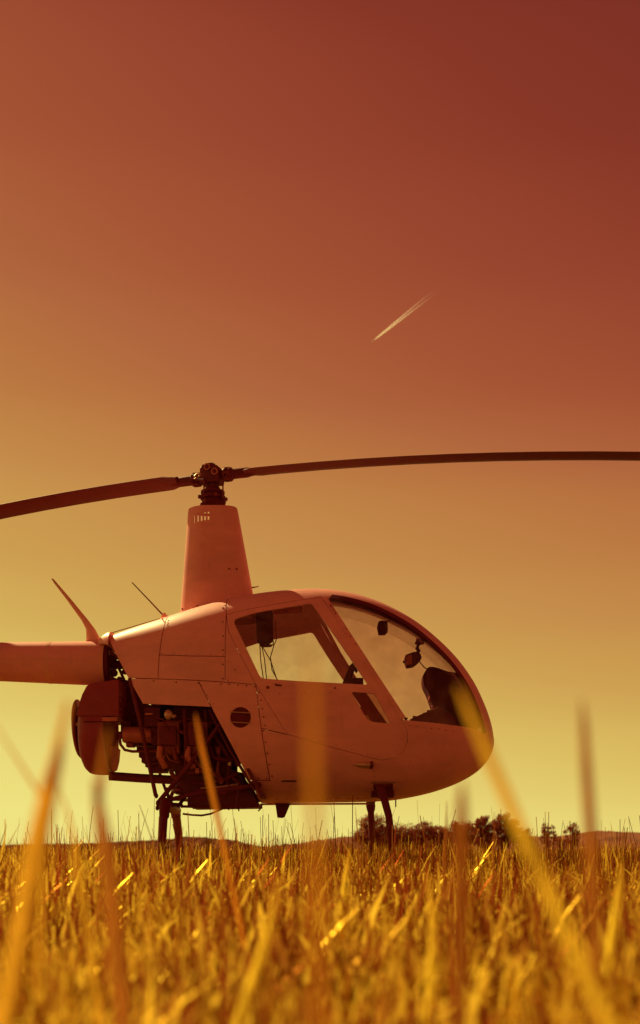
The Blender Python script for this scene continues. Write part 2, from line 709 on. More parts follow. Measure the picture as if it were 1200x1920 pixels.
def leaf_mat(name, c1, c2, trans=.35, gloss=.05):
    m = bpy.data.materials.new(name)
    m.use_nodes = True
    t_ = m.node_tree
    t_.nodes.clear()
    at = t_.nodes.new('ShaderNodeAttribute')
    at.attribute_name = 'tint'
    rp = t_.nodes.new('ShaderNodeValToRGB')
    rp.color_ramp.elements[0].color = tuple(c1) + (1,)
    rp.color_ramp.elements[1].color = tuple(c2) + (1,)
    t_.links.new(at.outputs['Fac'], rp.inputs[0])
    nz = t_.nodes.new('ShaderNodeTexNoise')
    nz.inputs['Scale'].default_value = 60
    tcn = t_.nodes.new('ShaderNodeTexCoord')
    t_.links.new(tcn.outputs['Object'], nz.inputs['Vector'])
    hv = t_.nodes.new('ShaderNodeHueSaturation')
    mr = t_.nodes.new('ShaderNodeMapRange')
    mr.inputs['To Min'].default_value = .7
    mr.inputs['To Max'].default_value = 1.3
    t_.links.new(nz.outputs[0], mr.inputs[0])
    t_.links.new(mr.outputs[0], hv.inputs['Value'])
    t_.links.new(rp.outputs[0], hv.inputs['Color'])
    d = t_.nodes.new('ShaderNodeBsdfDiffuse')
    tl = t_.nodes.new('ShaderNodeBsdfTranslucent')
    t_.links.new(hv.outputs[0], d.inputs[0])
    t_.links.new(hv.outputs[0], tl.inputs[0])
    mx = t_.nodes.new('ShaderNodeMixShader')
    mx.inputs[0].default_value = trans
    t_.links.new(d.outputs[0], mx.inputs[1])
    t_.links.new(tl.outputs[0], mx.inputs[2])
    gl = t_.nodes.new('ShaderNodeBsdfGlossy')
    gl.inputs['Roughness'].default_value = .35
    t_.links.new(hv.outputs[0], gl.inputs[0])
    mx2 = t_.nodes.new('ShaderNodeMixShader')
    mx2.inputs[0].default_value = gloss
    t_.links.new(mx.outputs[0], mx2.inputs[1])
    t_.links.new(gl.outputs[0], mx2.inputs[2])
    ou = t_.nodes.new('ShaderNodeOutputMaterial')
    t_.links.new(mx2.outputs[0], ou.inputs[0])
    return m


FOLIAGE = leaf_mat('foliage', (.24, .048, .028), (.42, .125, .055), .3)


def quads_mesh(name, V, tint):
    """V: (n,4,3) quads"""
    n = len(V)
    me = bpy.data.meshes.new(name)
    me.vertices.add(n * 4)
    me.vertices.foreach_set('co', V.reshape(-1).astype(np.float32))
    me.loops.add(n * 4)
    me.loops.foreach_set('vertex_index', np.arange(n * 4, dtype=np.int32))
    me.polygons.add(n)
    me.polygons.foreach_set('loop_start', np.arange(0, n * 4, 4, dtype=np.int32))
    me.polygons.foreach_set('loop_total', np.full(n, 4, np.int32))
    a = me.attributes.new('tint', 'FLOAT', 'POINT')
    a.data.foreach_set('value', np.repeat(tint, 4).astype(np.float32))
    me.update(calc_edges=True)
    return me


def tree(px, ytop, wpx, D, seed, label, dens=1.5, open_=False, cat='tree'):
    r = np.random.default_rng(seed)
    x = (px - 600) * D / F
    H = CAM_Z + (HY - ytop) * D / F
    Wd = wpx * 1.25 * D / F
    root = empty('tree', (x, D + CAM_Y, 0))
    tag(root, label, cat, 'trees on the horizon')
    m = MB()
    lean = r.normal(0, .03)
    m.tube([(x, D + CAM_Y, -.1), (x + lean * H, D + CAM_Y, H * .4), (x + lean * 2 * H, D + CAM_Y, H * .85)], [H * .035, H * .022, H * .006], 7)
    cl = []
    nlimb = 9 if not open_ else 12
    for k in range(nlimb):
        a = r.uniform(0, 6.28)
        z0 = H * r.uniform(.25, .6)
        tip = Vector((x + math.cos(a) * Wd * r.uniform(.22, .45), D + CAM_Y + math.sin(a) * Wd * r.uniform(.22, .45), z0 + H * r.uniform(.12, .42)))
        tip.z = min(tip.z, H * .95)
        m.tube([(x + lean * z0, D + CAM_Y, z0), ((x + tip.x) / 2, (D + CAM_Y + tip.y) / 2, z0 * .45 + tip.z * .5), tip], [H * .012, H * .008, H * .003], 5)
        cl.append(tip)
    m.build('trunk', BARK, root)
    # leaf clumps spread through the crown
    n_cl = int((70 if not open_ else 90) * dens)
    cs = []
    for k in range(n_cl):
        while True:
            p = r.uniform(-1, 1, 3)
            if .25 < np.linalg.norm(p) < 1:
                break
        zc, hz = (H * .52, H * .46)
        cs.append((x + p[0] * Wd * .46, D + CAM_Y + p[1] * Wd * .46, zc + p[2] * hz, r.uniform(.07, .15) * Wd * (1 if not open_ else .75)))
    cs += [(t_.x, t_.y, t_.z, Wd * .11) for t_ in cl]
    V, T = [], []
    for (cx, cy, cz, cr_) in cs:
        n = int(60 * dens)
        d = r.normal(0, 1, (n, 3))
        d /= np.linalg.norm(d, axis=1)[:, None]
        c = np.array((cx, cy, max(cz, cr_))) + d * (cr_ * r.uniform(.35, 1.1, n) ** .6)[:, None] * np.array((1.1, 1.1, .85))
        a = r.normal(0, 1, (n, 3))
        a /= np.linalg.norm(a, axis=1)[:, None]
        b = np.cross(a, d)
        b /= np.linalg.norm(b, axis=1)[:, None] + 1e-6
        s = (r.uniform(.012, .026, n) * (H * .6 + Wd * .4))[:, None]
        V.append(np.stack([c - a * s, c + b * s * .6, c + a * s, c - b * s * .6], 1))
        T.append(np.clip(r.normal(.45, .2) + r.normal(0, .15, n), 0, 1))
    me = quads_mesh('crown', np.concatenate(V), np.concatenate(T))
    link('crown', me, FOLIAGE, root)
    return root


tree(702, 1528, 62, 190, 21, 'tallest of the round trees right behind the front landing leg')
tree(745, 1546, 56, 200, 22, 'round tree overlapping the front landing leg on its right side')
tree(792, 1540, 48, 215, 23, 'bushy tree below the nose, left of the dark blurred stalk')
tree(826, 1547, 40, 230, 24, 'low bushy tree just left of the dark blurred stalk under the nose')
tree(866, 1538, 54, 210, 25, 'broad tree behind the dark blurred stalk under the nose')
tree(908, 1526, 36, 200, 26, 'narrow tall tree just right of the nose with flat top')
tree(944, 1525, 46, 205, 27, 'tall rounded tree behind the long leaning yellow stalk')
tree(975, 1548, 34, 215, 28, 'small tree showing on the right of the leaning yellow stalk')
tree(1027, 1541, 27, 180, 29, 'left of the two small loose trees standing apart', .8, True)
tree(1074, 1539, 29, 180, 33, 'right of the two small loose trees standing apart', .8, True)
tree(1050, 1566, 26, 190, 31, 'low bush between the two small loose trees', .8)
tree(992, 1567, 22, 220, 32, 'lowest bush left of the two small loose trees', .8)

# ------------------------------------------------------------------ grass
STRAW = leaf_mat('straw', (.26, .048, .014), (.92, .66, .068), .45, .16)


def vnoise(x, y, s, seed):
    r = np.random.default_rng(seed)
    g = r.uniform(0, 1, (64, 64))
    x, y = x / s + 1000, y / s + 1000
    xi, yi = np.floor(x).astype(int), np.floor(y).astype(int)
    fx, fy = x - xi, y - yi
    fx, fy = fx * fx * (3 - 2 * fx), fy * fy * (3 - 2 * fy)
    g_ = lambda a, b: g[a % 64, b % 64]
    return (g_(xi, yi) * (1 - fx) + g_(xi + 1, yi) * fx) * (1 - fy) + (g_(xi, yi + 1) * (1 - fx) + g_(xi + 1, yi + 1) * fx) * fy


def blades(bx, by, h, w, bend, az, tint, segs, lean_az=None, taper=True):
    """quad strips: (n, segs) -> quads"""
    n = len(bx)
    ca, sa = np.cos(az), np.sin(az)
    la = az + np.pi / 2 if lean_az is None else lean_az
    cl_, sl = np.cos(la), np.sin(la)
    P = []
    for s in range(segs + 1):
        q = s / segs
        off = bend * h * q ** 2
        zz = h * (q - .35 * np.minimum(bend, 1.5) * q ** 2 * np.clip(bend, 0, 1))
        ww = w * ((1 - q ** 2.2 * .92) if taper else (1 - .25 * q)) * (.7 + .3 * min(1, q * 4))
        cx, cy = bx + cl_ * off, by + sl * off
        P.append((np.stack([cx - ca * ww / 2, cy - sa * ww / 2, zz], 1), np.stack([cx + ca * ww / 2, cy + sa * ww / 2, zz], 1)))
    Q = []
    for s in range(segs):
        Q.append(np.stack([P[s][0], P[s][1], P[s + 1][1], P[s + 1][0]], 1))
    Q = np.stack(Q, 1).reshape(-1, 4, 3)
    return Q, np.repeat(tint, segs)


def scatter(n, d0, d1, power, margin):
    slope = .32 if d1 < 6 else (.40 if d0 < 10 else .62)
    q = rng.uniform(0, 1, n)
    d = (d0 ** power + (d1 ** power - d0 ** power) * q) ** (1 / power)
    half = d * slope + margin
    return rng.uniform(-1, 1, n) * half, d + CAM_Y


Qs, Ts = [], []


def add_grass(n, d0, d1, power, margin, h0, h1, w0, w1, bend0, bend1, segs, t0, t1, taper=True, dscale=0.0, hvar=.35):
    x, y = scatter(int(n * 1.75), d0, d1, power, margin)
    d = y - CAM_Y
    sc = np.where(d > 14, 4.0, 1.0)
    cl_ = .6 * vnoise(x / sc, y / sc, .16, 8) + .4 * vnoise(x / sc, y / sc, .6, 9)
    keep = rng.uniform(.12, .72, len(x)) < cl_
    x, y, d, cl_ = x[keep], y[keep], d[keep], cl_[keep]
    n = len(x)
    patch = .45 + .55 * cl_ + .35 * vnoise(x, y, .55, 3) + .35 * (vnoise(x, y, 2.3, 4) - .5)
    h = rng.uniform(h0, h1, n) * patch
    h *= np.interp(d, [.4, 1.0, 2.2, 4, 6, 9], [.44, .47, .54, .80, 1.17, 1.17])
    w = rng.uniform(w0, w1, n) * (1 + dscale * d)
    base = np.clip(.07 + rng.uniform(t0, t1, n) + .9 * (vnoise(x, y, .09, 5) - .5) + .35 * (vnoise(x, y, 1.1, 6) - .5), 0, 1)
    tint = base ** 2 * (3 - 2 * base)
    tint = np.clip(tint * rng.uniform(.75, 1.1, n), 0, 1) ** 1.25
    bend = rng.uniform(bend0, bend1, n)
    az = rng.uniform(0, 2 * np.pi, n)
    q, t_ = blades(x, y, h, w, bend, az, tint, segs, taper=taper)
    Qs.append(q)
    Ts.append(t_)


# near and middle ground: curling leaves, upright cut straws, low litter
add_grass(24000, .75, 15, .85, .6, .10, .25, .004, .009, .1, .9, 4, -.2, 1.0)
add_grass(37000, 1.2, 15, 1.0, .6, .12, .27, .0026, .0045, 0, .35, 2, -.2, 1.0, taper=False)
add_grass(3500, .75, 1.5, 1.0, .4, .10, .27, .0030, .0050, 0, .45, 3, -.2, 1.0, taper=False)
add_grass(20000, .75, 15, .85, .6, .04, .16, .006, .015, .5, 1.7, 3, -.2, 1.0)
add_grass(5000, .75, 9, .85, .5, .02, .07, .008, .020, 1.2, 3.0, 3, .3, 1.3)
add_grass(2200, .8, 5, .9, .4, .15, .36, .010, .022, .2, 1.5, 5, .05, 1.25)
add_grass(150, .55, 1.1, 1.0, .2, .20, .36, .008, .016, .1, 1.2, 5, -.6, 1.5)
add_grass(1300, .75, 4, .9, .4, .18, .38, .006, .010, .0, .5, 4, -.5, .4)
add_grass(800, 3.2, 14, 1.0, .5, .27, .40, .003, .0048, 0, .25, 3, -.2, .6, taper=False)
add_grass(170, 3.6, 9, 1.0, .3, .33, .47, .0040, .0058, 0, .30, 3, -.3, .4, taper=False)
# farther field
add_grass(60000, 14, 75, .6, 2, .12, .25, .004, .007, .05, .6, 2, .2, .95, dscale=.06)
add_grass(3000, 14, 60, .8, 2, .24, .36, .004, .006, 0, .2, 2, .1, .6, dscale=.05)
add_grass(42000, 70, 420, .6, 6, .14, .26, .006, .012, .1, .5, 1, .2, .9, dscale=.06)
me = quads_mesh('grass', np.concatenate(Qs), np.concatenate(Ts))
g = link('grass', me, STRAW)
tag(g, 'dense golden stubble and dry grass covering the field', 'grass', None, 'stuff')

# tall blurred stalks close to the lens
STALK = leaf_mat('dry_stalk', (.46, .11, .015), (.86, .66, .05), .6)
STALK_D = leaf_mat('dark_stalk', (.27, .080, .015), (.55, .22, .035), .5)


def blade_strip(name, line, ws, mat, root, tint):
    """a dry leaf blade folded along its midrib"""
    bm = bmesh.new()
    rows = []
    n = len(line)
    for i, p in enumerate(line):
        p = Vector(p)
        d = (Vector(line[min(i + 1, n - 1)]) - Vector(line[max(i - 1, 0)])).normalized()
        a = d.cross(Vector((0, 1, 0)))
        a = (a.normalized() if a.length > .1 else Vector((1, 0, 0))) * ws[i] / 2
        rows.append([bm.verts.new(p - a), bm.verts.new(p + Vector((0, ws[i] * .25, 0))), bm.verts.new(p + a)])
    for r1, r2 in zip(rows[:-1], rows[1:]):
        for k in range(2):
            bm.faces.new((r1[k], r1[k + 1], r2[k + 1], r2[k]))
    me_ = bpy.data.meshes.new(name)
    bm.to_mesh(me_)
    bm.free()
    o = link(name, me_, mat, root)
    a = me_.attributes.new('tint', 'FLOAT', 'POINT')
    vals = []
    for i in range(n):      # dry, browner tips
        q = i / (n - 1)
        vals += [tint * (1 - .55 * q ** 2.5) * k for k in (1.08, .85, 1.0)]
    a.data.foreach_set('value', vals)
    return o


def stalk(label, pts, D, wid, mat, tint=.6, leaves=()):
    """pts: pixel centre line; D: distance from the lens in metres"""
    Y = CAM_Y + D
    P = [W(a, b, Y) for a, b in pts]
    base = P[-1].copy()
    dirn = (P[-1] - P[-2]).normalized()
    if dirn.z > -.2:
        dirn = Vector((dirn.x, 0, -.5)).normalized()
    foot = base + dirn * (max(base.z, .001) / -dirn.z + .01)
    root = empty('dry_stalk', (foot.x, Y, 0))
    tag(root, label, 'stalk', 'tall dry stalks close to the lens')
    line = [foot] + P[::-1]
    o = blade_strip('stem', line, [wid * {1: .16, 2: .62, 3: .88}.get(len(line) - i, 1.0) for i in range(len(line))], mat, root, tint)
    for (i, dx, dz, lw) in leaves:
        p0 = P[i]
        q = [p0, p0 + Vector((dx * .5, .004, dz * .55)), p0 + Vector((dx, .008, dz))]
        blade_strip('leaf', q, [lw, lw * .9, lw * .5], mat, root, min(1, tint + .1))
    return root


stalk('broad pale upright stalk in front of the cabin door', [(582, 1214), (585, 1285), (587, 1360), (589, 1470), (593, 1600), (598, 1760)], .42, .0036, STALK, .22)
stalk('long yellow stalk leaning right, starting at the nose', [(858, 1286), (878, 1332), (908, 1400), (948, 1490), (990, 1590), (1035, 1690), (1085, 1800)], .62, .0072, STALK, .75)
stalk('reddish upright stalk standing alone at the right edge', [(1091, 1312), (1095, 1360), (1100, 1450), (1108, 1570), (1114, 1700)], .70, .0078, STALK_D, .5)
stalk('dark short upright stalk below the nose', [(867, 1462), (866, 1500), (866, 1560), (864, 1680)], .66, .0090, STALK_D, .15)
stalk('broad leaning stalk pair at the left edge', [(118, 1384), (106, 1424), (92, 1480), (74, 1560), (58, 1640), (40, 1740)], .68, .0125, STALK, .45, leaves=((2, .010, .055, .006),))
stalk('thin bent stalk crossing the broad one at the left edge', [(-20, 1340), (30, 1420), (75, 1490), (86, 1560), (80, 1660)], .9, .0035, STALK, .5)
stalk('dark forked stalk left of the rear landing leg', [(177, 1460), (184, 1506), (192, 1560), (206, 1640), (216, 1740)], .72, .0110, STALK_D, .6, leaves=((1, .005, .050, .005),))
stalk('slim orange stalk in front of the engine bay', [(366, 1338), (371, 1362), (378, 1400), (390, 1450), (402, 1505), (418, 1580)], 1.4, .0062, STALK, .15)
stalk('thin pale stalk curving between the two left stalks', [(108, 1470), (126, 1520), (140, 1580), (150, 1650)], 1.0, .0040, STALK, .55)
stalk('short dark cut straw standing below the engine bay', [(362, 1568), (356, 1610), (350, 1660)], 2.6, .0085, STALK_D, .2)
stalk('dark slanting straw left of the reddish upright stalk', [(1050, 1610), (1085, 1665), (1120, 1712)], 1.5, .0065, STALK_D, .2)
stalk('thin upright straw in front of the trees right of the nose', [(927, 1522), (926, 1580), (925, 1640)], 3.2, .0065, STALK_D, .15)
stalk('thin dark straw under the nose beside the front leg', [(838, 1502), (836, 1560), (834, 1620)], 2.4, .0075, STALK_D, .15)
stalk('slender dark straw left of the front landing legs', [(666, 1512), (670, 1560), (674, 1610)], 4.6, .0075, STALK_D, .05)

stalk('short bright leaf standing at the right edge of the field', [(1166, 1612), (1160, 1670), (1148, 1750)], 1.2, .011, STALK, 1.0)
stalk('yellow leaf leaning left in the lower middle of the field', [(528, 1640), (506, 1735), (466, 1860)], .95, .011, STALK, .9)
stalk('yellow leaf blade below the front landing legs', [(656, 1592), (648, 1640), (640, 1700)], 2.2, .014, STALK, .95)
stalk('pale leaf bending right below the nose', [(800, 1640), (812, 1720), (808, 1820)], 1.1, .010, STALK, .85)

# ================================================================== HELICOPTER
HELI = empty('helicopter', (0, 0, 0))
tag(HELI, 'small two-seat helicopter with bubble cabin standing in the stubble field', 'helicopter')

shell = hollow(0.0, .022)
pane_shell = hollow(.007, .011)

# outlines read off the photograph, brought on to the skin
cut_poly = SX([(110, 1120), (196, 1120), (201, 1190), (238, 1266), (268, 1319), (330, 1322), (396, 1325), (436, 1400), (478, 1482), (487, 1506)])
zlow = .3
cut_poly = cut_poly + [(cut_poly[-1][0], zlow), (cut_poly[0][0], zlow)]
door_px = [(424, 1152), (470, 1141), (530, 1130), (602, 1119), (650, 1190), (700, 1267), (748, 1340), (763, 1368), (765, 1388), (757, 1410), (740, 1421), (715, 1426), (690, 1420), (620, 1401), (538, 1377), (510, 1333), (480, 1284), (450, 1228), (428, 1184)]
door_poly = SX(door_px)
win_px = round_poly([(436, 1162), (480, 1148), (584, 1131), (640, 1210), (690, 1284), (560, 1277), (489, 1272)], [10, 20, 6, 50, 5, 50, 8])
win_poly = SX(win_px)
vent_px = round_poly([(658, 1297), (702, 1300), (733, 1357), (690, 1353)], [6, 4, 5, 14])
vent_poly = SX(vent_px)
ws_px = [(611, 1126), (640, 1170), (680, 1232), (720, 1292), (757, 1350), (800, 1354), (850, 1360), (890, 1366), (921, 1384)]
ws_poly = SX(ws_px)
def crown_offset(o):
    P = [Vector((a, b)) for a, b in zip(TX, TZ) if a >= -.04]
    out = []
    for i, p in enumerate(P):
        d = (P[min(i + 1, len(P) - 1)] - P[max(i - 1, 0)]).normalized()
        out.append(p + Vector((d.y, -d.x)) * o)
    return out


def ws_outline(o):
    rim = [p for p in crown_offset(o)[::4] if p.x > ws_poly[0][0] + .012 and p.y > ws_poly[-1][1] + .01]
    return ws_poly[:-1] + [(rim[-1].x - .004, ws_poly[-2][1] - .025)] + [tuple(p) for p in rim[::-1]]


def seal_strip(o1, o2, mirror):
    m = MB()
    rings = []
    k = 1 if mirror else -1
    for a, b in zip(crown_offset(o1)[::4], crown_offset(o2)[::4]):
        if a.x < ws_poly[0][0] + .035 or b.y < ws_poly[-1][1] + .0:
            continue
        ya, yb = surf_y(a.x, a.y), surf_y(b.x, b.y)
        rings.append([(a.x, k * (ya + .003), a.y), (b.x, k * (yb + .003), b.y), (b.x, k * (yb - .014), b.y), (a.x, k * (ya - .014), a.y)])
    m._ring_loft(rings)
    return m


ws_near, ws_far = ws_outline(.088), ws_outline(.012)
hole_c = S(451, 1345)

me = boolean(shell, prism_mesh(cut_poly, -1, 1), 'DIFFERENCE')
me = boolean(me, prism_mesh(ws_near, -1, 0), 'DIFFERENCE')
me = boolean(me, prism_mesh(ws_far, -.0005, 1), 'DIFFERENCE')
me = boolean(me, prism_mesh(door_poly, -1, 1), 'DIFFERENCE')
# round air intake and strut port in the near skin
ring_ = [(hole_c.x + .067 * math.cos(a), hole_c.z + .067 * math.sin(a)) for a in np.linspace(0, 2 * math.pi, 25)[:-1]]
me = boolean(me, prism_mesh(ring_, -1, 0), 'DIFFERENCE')
port = SX([(699, 1469), (737, 1469), (735, 1491), (702, 1491)])
me = boolean(me, prism_mesh(port, -1, 0), 'DIFFERENCE')
me = boolean(me, prism_mesh(SX([(527, 1463), (556, 1463), (556, 1466), (527, 1466)]), -1, 0), 'DIFFERENCE')
# panel joints run right round the skin
GAP = .0055
seams = [[(318, 1135), (309, 1170), (301, 1210), (297, 1250), (296, 1274)],
         [(220, 1271), (297, 1273), (422, 1279), (482, 1284)],
         [(426, 1110), (424, 1160), (422, 1220), (422, 1280)],
         [(297, 1228), (360, 1230), (423, 1231)],
         [(372, 1277), (398, 1329)],
         [(480, 1280), (484, 1320), (490, 1366), (498, 1416), (506, 1462)],
         [(508, 1463), (466, 1463)],
         [(489, 1365), (541, 1378)]]
for s in seams:
    if s:
        me = boolean(me, prism_mesh(ribbon(SX(s), GAP), -1, 1), 'DIFFERENCE')
pieces = split_loose(me)
for i, pm in enumerate(pieces):
    link('cabin_shell' if i == 0 else 'cowl_panel', pm, [PAINT, CABIN], HELI, 30)

# doors with their windows, one on each side
dm = boolean(shell, prism_mesh(inset(door_poly, .003), -1, 1), 'INTERSECT')
dm = boolean(dm, prism_mesh(win_poly, -1, 1), 'DIFFERENCE')
dm = boolean(dm, prism_mesh(vent_poly, -1, 1), 'DIFFERENCE')
doors = []
for pm in split_loose(dm)[:2]:
    o = link('cabin_door', pm, [PAINT, CABIN], HELI, 30)
    doors.append((sum(v.co.y for v in pm.vertices) / len(pm.vertices), o))
doors.sort(key=lambda a: a[0])
for poly, nm, mt in ((win_poly, 'window_pane', GLASS_DOOR), (vent_poly, 'vent_pane', GLASS_TINT)):
    gm = boolean(pane_shell, prism_mesh(inset(poly, .0008), -1, 1), 'INTERSECT')
    for pm in split_loose(gm)[:2]:
        y = sum(v.co.y for v in pm.vertices)
        link(nm, pm, [mt, mt], doors[0][1] if y < 0 else doors[-1][1], 30)
# windscreen halves
for wsp, y0, y1 in ((ws_near, -1, -.012), (ws_far, .012, 1)):
    gm = boolean(pane_shell, prism_mesh(inset(wsp, .001), y0, y1), 'INTERSECT')
    link('windscreen', gm, [GLASS, GLASS], HELI, 30)

# centre bow of the windscreen: painted cap and dark inner strip
bow = tp[(tp[:, 0] >= 603)]


def bow_strip(name, o1, o2, hw, mat):
    m = MB()
    P = [Vector((a, b)) for a, b in zip(TX, TZ) if a >= .01][::3] + [Vector((X1, TZ[-1]))]
    rings = []
    for i, p in enumerate(P):
        d = (P[min(i + 1, len(P) - 1)] - P[max(i - 1, 0)]).normalized()
        n = Vector((d.y, -d.x))
        a, b = p + n * o1, p + n * o2
        rings.append([(a.x, -hw, a.y), (a.x, hw, a.y), (b.x, hw, b.y), (b.x, -hw, b.y)])
    m._ring_loft(rings)
    return m.build(name, mat, HELI, 30)


bow_strip('windscreen_bow', .016, .040, .014, BLACK)
for mir in (False,):
    seal_strip(.083, .112, mir).build('screen_seal', BLACK, HELI, 30)


# A-pillar strips on each side, with fasteners
def skin_strip(pts, w, th, mirror=False):
    P = [S(a, b) for a, b in pts]
    m = MB()
    rings = []
    for i, p in enumerate(P):
        d = (P[min(i + 1, len(P) - 1)] - P[max(i - 1, 0)])
        d = Vector((d.x, d.z)).normalized()
        n = Vector((-d.y, 0, d.x)) * w / 2
        q = [p + n, p - n]
        for v in q:
            v.y = -surf_y(v.x, v.z)
        if mirror:
            r = [(q[0].x, -q[0].y + th, q[0].z), (q[1].x, -q[1].y + th, q[1].z), (q[1].x, -q[1].y - .004, q[1].z), (q[0].x, -q[0].y - .004, q[0].z)]
        else:
            r = [(q[0].x, q[0].y - th, q[0].z), (q[1].x, q[1].y - th, q[1].z), (q[1].x, q[1].y + .004, q[1].z), (q[0].x, q[0].y + .004, q[0].z)]
        rings.append(r)
    m._ring_loft(rings)
    return m


for mir in (False, True):
    skin_strip([(609, 1121), (640, 1168), (680, 1230), (720, 1291), (757, 1347)], .030, .004, mir).build('pillar_strip', PAINT, HELI, 30)
    skin_strip([(758, 1356), (800, 1361), (850, 1368), (895, 1376), (918, 1388)], .022, .003, mir).build('sill_strip', PAINT, HELI, 30)

# firewall and bay ceiling closing the cabin off from the engine
m = MB()
a1, a2 = S(398, 1327), S(486, 1498)
m.prism([(a1.x + .02, a1.z), (a1.x + .045, a1.z), (a2.x + .045, a2.z), (a2.x + .02, a2.z)], -.5, .5)
m.build('firewall', DARK, HELI)
m = MB()
b1, b2 = S(275, 1317), S(396, 1322)
m.prism([(b1.x, b1.z + .012), (b2.x + .02, b2.z + .012), (b2.x + .02, b2.z + .03), (b1.x, b1.z + .03)], -.36, .36)
m.build('bay_ceiling', DARK, HELI)
m = MB()
m.box((a2.x + .06, -.36, .70), (.55, .36, .715))
m.build('cabin_floor', CABIN, HELI)
for sx in (-.2, .2):
    m = MB()
    q = W(560, 1400)
    m.prism([(q.x - .10, .72), (q.x + .3, .72), (q.x + .3, .84), (q.x - .02, .84), (q.x - .16, 1.16), (q.x - .24, 1.16)], sx - .17, sx + .17, .03)
    m.build('seat', CABIN, HELI)

# air intake bars and backing
m = MB()
m.lathe((hole_c.x, hole_c.y + .004, hole_c.z), (0, 1, 0), [(0, .066), (.16, .066), (.16, .001)], 24)
m.build('air_intake', BLACK, HELI)
for py in (1335, 1354):
    p1, p2 = S(431, py, .006), S(471, py + 2, .006)
    MB().tube([p1, p2], .0042, 8).build('intake_bar', ALU, HELI)
# dark pocket behind the strut port
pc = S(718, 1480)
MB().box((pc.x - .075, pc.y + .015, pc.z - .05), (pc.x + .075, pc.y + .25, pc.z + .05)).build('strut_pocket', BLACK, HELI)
skin_strip([(696, 1467), (742, 1467)], .010, .006).build('port_lip', ALU, HELI)
# position light
p = S(680, 1433)
lt = MB().lathe(S(697, 1434, -.004), (-1, -.10, .02), [(0, .022), (.03, .024), (.07, .021), (.105, .012), (.125, .002)], 16).build('position_light', ALU, HELI)
MB().lathe(S(699, 1434, -.004), (-1, -.10, .02), [(0, .026), (.014, .0265), (.02, .024)], 16).build('light_base', DARK, lt)
# filler cap / latches
for (a, b, r_) in ((502, 1289, .010), (628, 1290, .006), (441, 1256, .004)):
    q = S(a, b)
    MB().lathe(q, (0, -1, 0), [(0, r_), (.006, r_), (.009, r_ * .6)], 12).build('door_latch', SCREW, HELI)
q1 = S(518, 1283, .012)
MB().tube([q1 + Vector((-.006, .01, .0)), q1 + Vector((-.004, 0, -.006)), q1 + Vector((.034, 0, -.008))], .005, 6).build('door_handle', BLACK, doors[0][1])
q1 = S(522, 1286, .010)

# cowl lip fairing over the tail cone root
m = MB()
ringsL = []
for i, (a, tz, bz, hw) in enumerate(((186, 1204, 1208, .06), (190, 1199, 1213, .10), (198, 1193, 1214, .15), (206, 1188, 1216, .18), (213, 1187, 1219, .205))):
    ring = []
    c = W(a, 0)
    z1, z0 = W(a, tz).z, W(a, bz).z
    for k in range(17):
        th = math.pi * k / 16
        ring.append((c.x, -hw * math.cos(th), z0 + (z1 - z0) * math.sin(th) ** .7))
    ringsL.append(ring)
m._ring_loft(ringsL)
m.build('cowl_lip', PAINT, HELI, 50)
# small clip on the cowl by the mast
q = S(362, 1146)
MB().tube([W(357, 1146, -.17), W(360, 1140, -.18), W(372, 1138, -.18), W(378, 1140, -.17)], .006, 8).build('cowl_clip', PAINT2, HELI)
# drip rail above the aft cowl
MB().tube([W(208, 1187, -.03), W(300, 1160, -.05)], .003, 6).build('cowl_rail', DARK, HELI)

# ------------------------------------------------------------------ mast fairing and pitot
m = MB()


def mast_ring(xl, xr, py, hw, n=44):
    l, r_ = W(xl, py), W(xr, py)
    cx, hx = (l.x + r_.x) / 2, (r_.x - l.x) / 2
    out = []
    for k in range(n):
        th = 2 * math.pi * k / n
        c, s = math.cos(th), math.sin(th)
        out.append((cx + hx * math.copysign(abs(c) ** .62, c), hw * math.copysign(abs(s) ** .62, s) * (1 - .55 * (c < 0) * abs(c) ** 2), l.z))
    return out


def mast_solid(ins):
    m = MB()
    rows = []
    for k in range(9):
        q = k / 8
        py = 1165 + (958 - 1165) * q
        xl = 337.5 + (353 - 337.5) * q + ins / S0
        xr = 484 + (446 - 484) * q - ins / S0
        rows.append(mast_ring(xl, xr, py, .150 - .045 * q - ins))
    # shallow domed rim
    rows.append(mast_ring(354 + ins / S0, 445 - ins / S0, 955.5, .103 - ins))
    return m._ring_loft(rows)


mo, mi = mast_solid(0).mesh(), mast_solid(.012).mesh()
mast = boolean(mo, mi, 'DIFFERENCE')
if len(mast.polygons) <= len(mo.polygons):
    mast = mo
for a in (365, 371.5, 378, 384.5, 391):
    y_ = -.1
    p0, p1 = W(a - 1.6, 979 - (a - 365) * .15, y_), W(a + 1.6, 963 - (a - 365) * .15, y_)
    mast = boolean(mast, prism_mesh([(p0.x, p0.z), (p1.x, p0.z), (p1.x, p1.z), (p0.x, p1.z)], -1, 0), 'DIFFERENCE')
    p0, p1 = W(a - 1.8, 987, .1), W(a + 1.8, 968, .1)
    mast = boolean(mast, prism_mesh([(p0.x, p0.z), (p1.x, p0.z), (p1.x, p1.z), (p0.x, p1.z)], 0, 1), 'DIFFERENCE')
link('mast_fairing', mast, PAINT, HELI, 30)
MB().tube([W(470, 1102), W(478, 1101), W(485, 1099.5)], [.006, .004, .003], 8).build('pitot_tube', DARK, HELI)

# ------------------------------------------------------------------ rotor head
HUBP = W(398, 893)
AZ = R(18.6)
DROOP = .0226
bd = Vector((math.cos(AZ), -math.sin(AZ), 0))
bn = Vector((math.sin(AZ), math.cos(AZ), 0))
hub = empty('rotor_hub', HUBP, HELI)
hub.location = HUBP


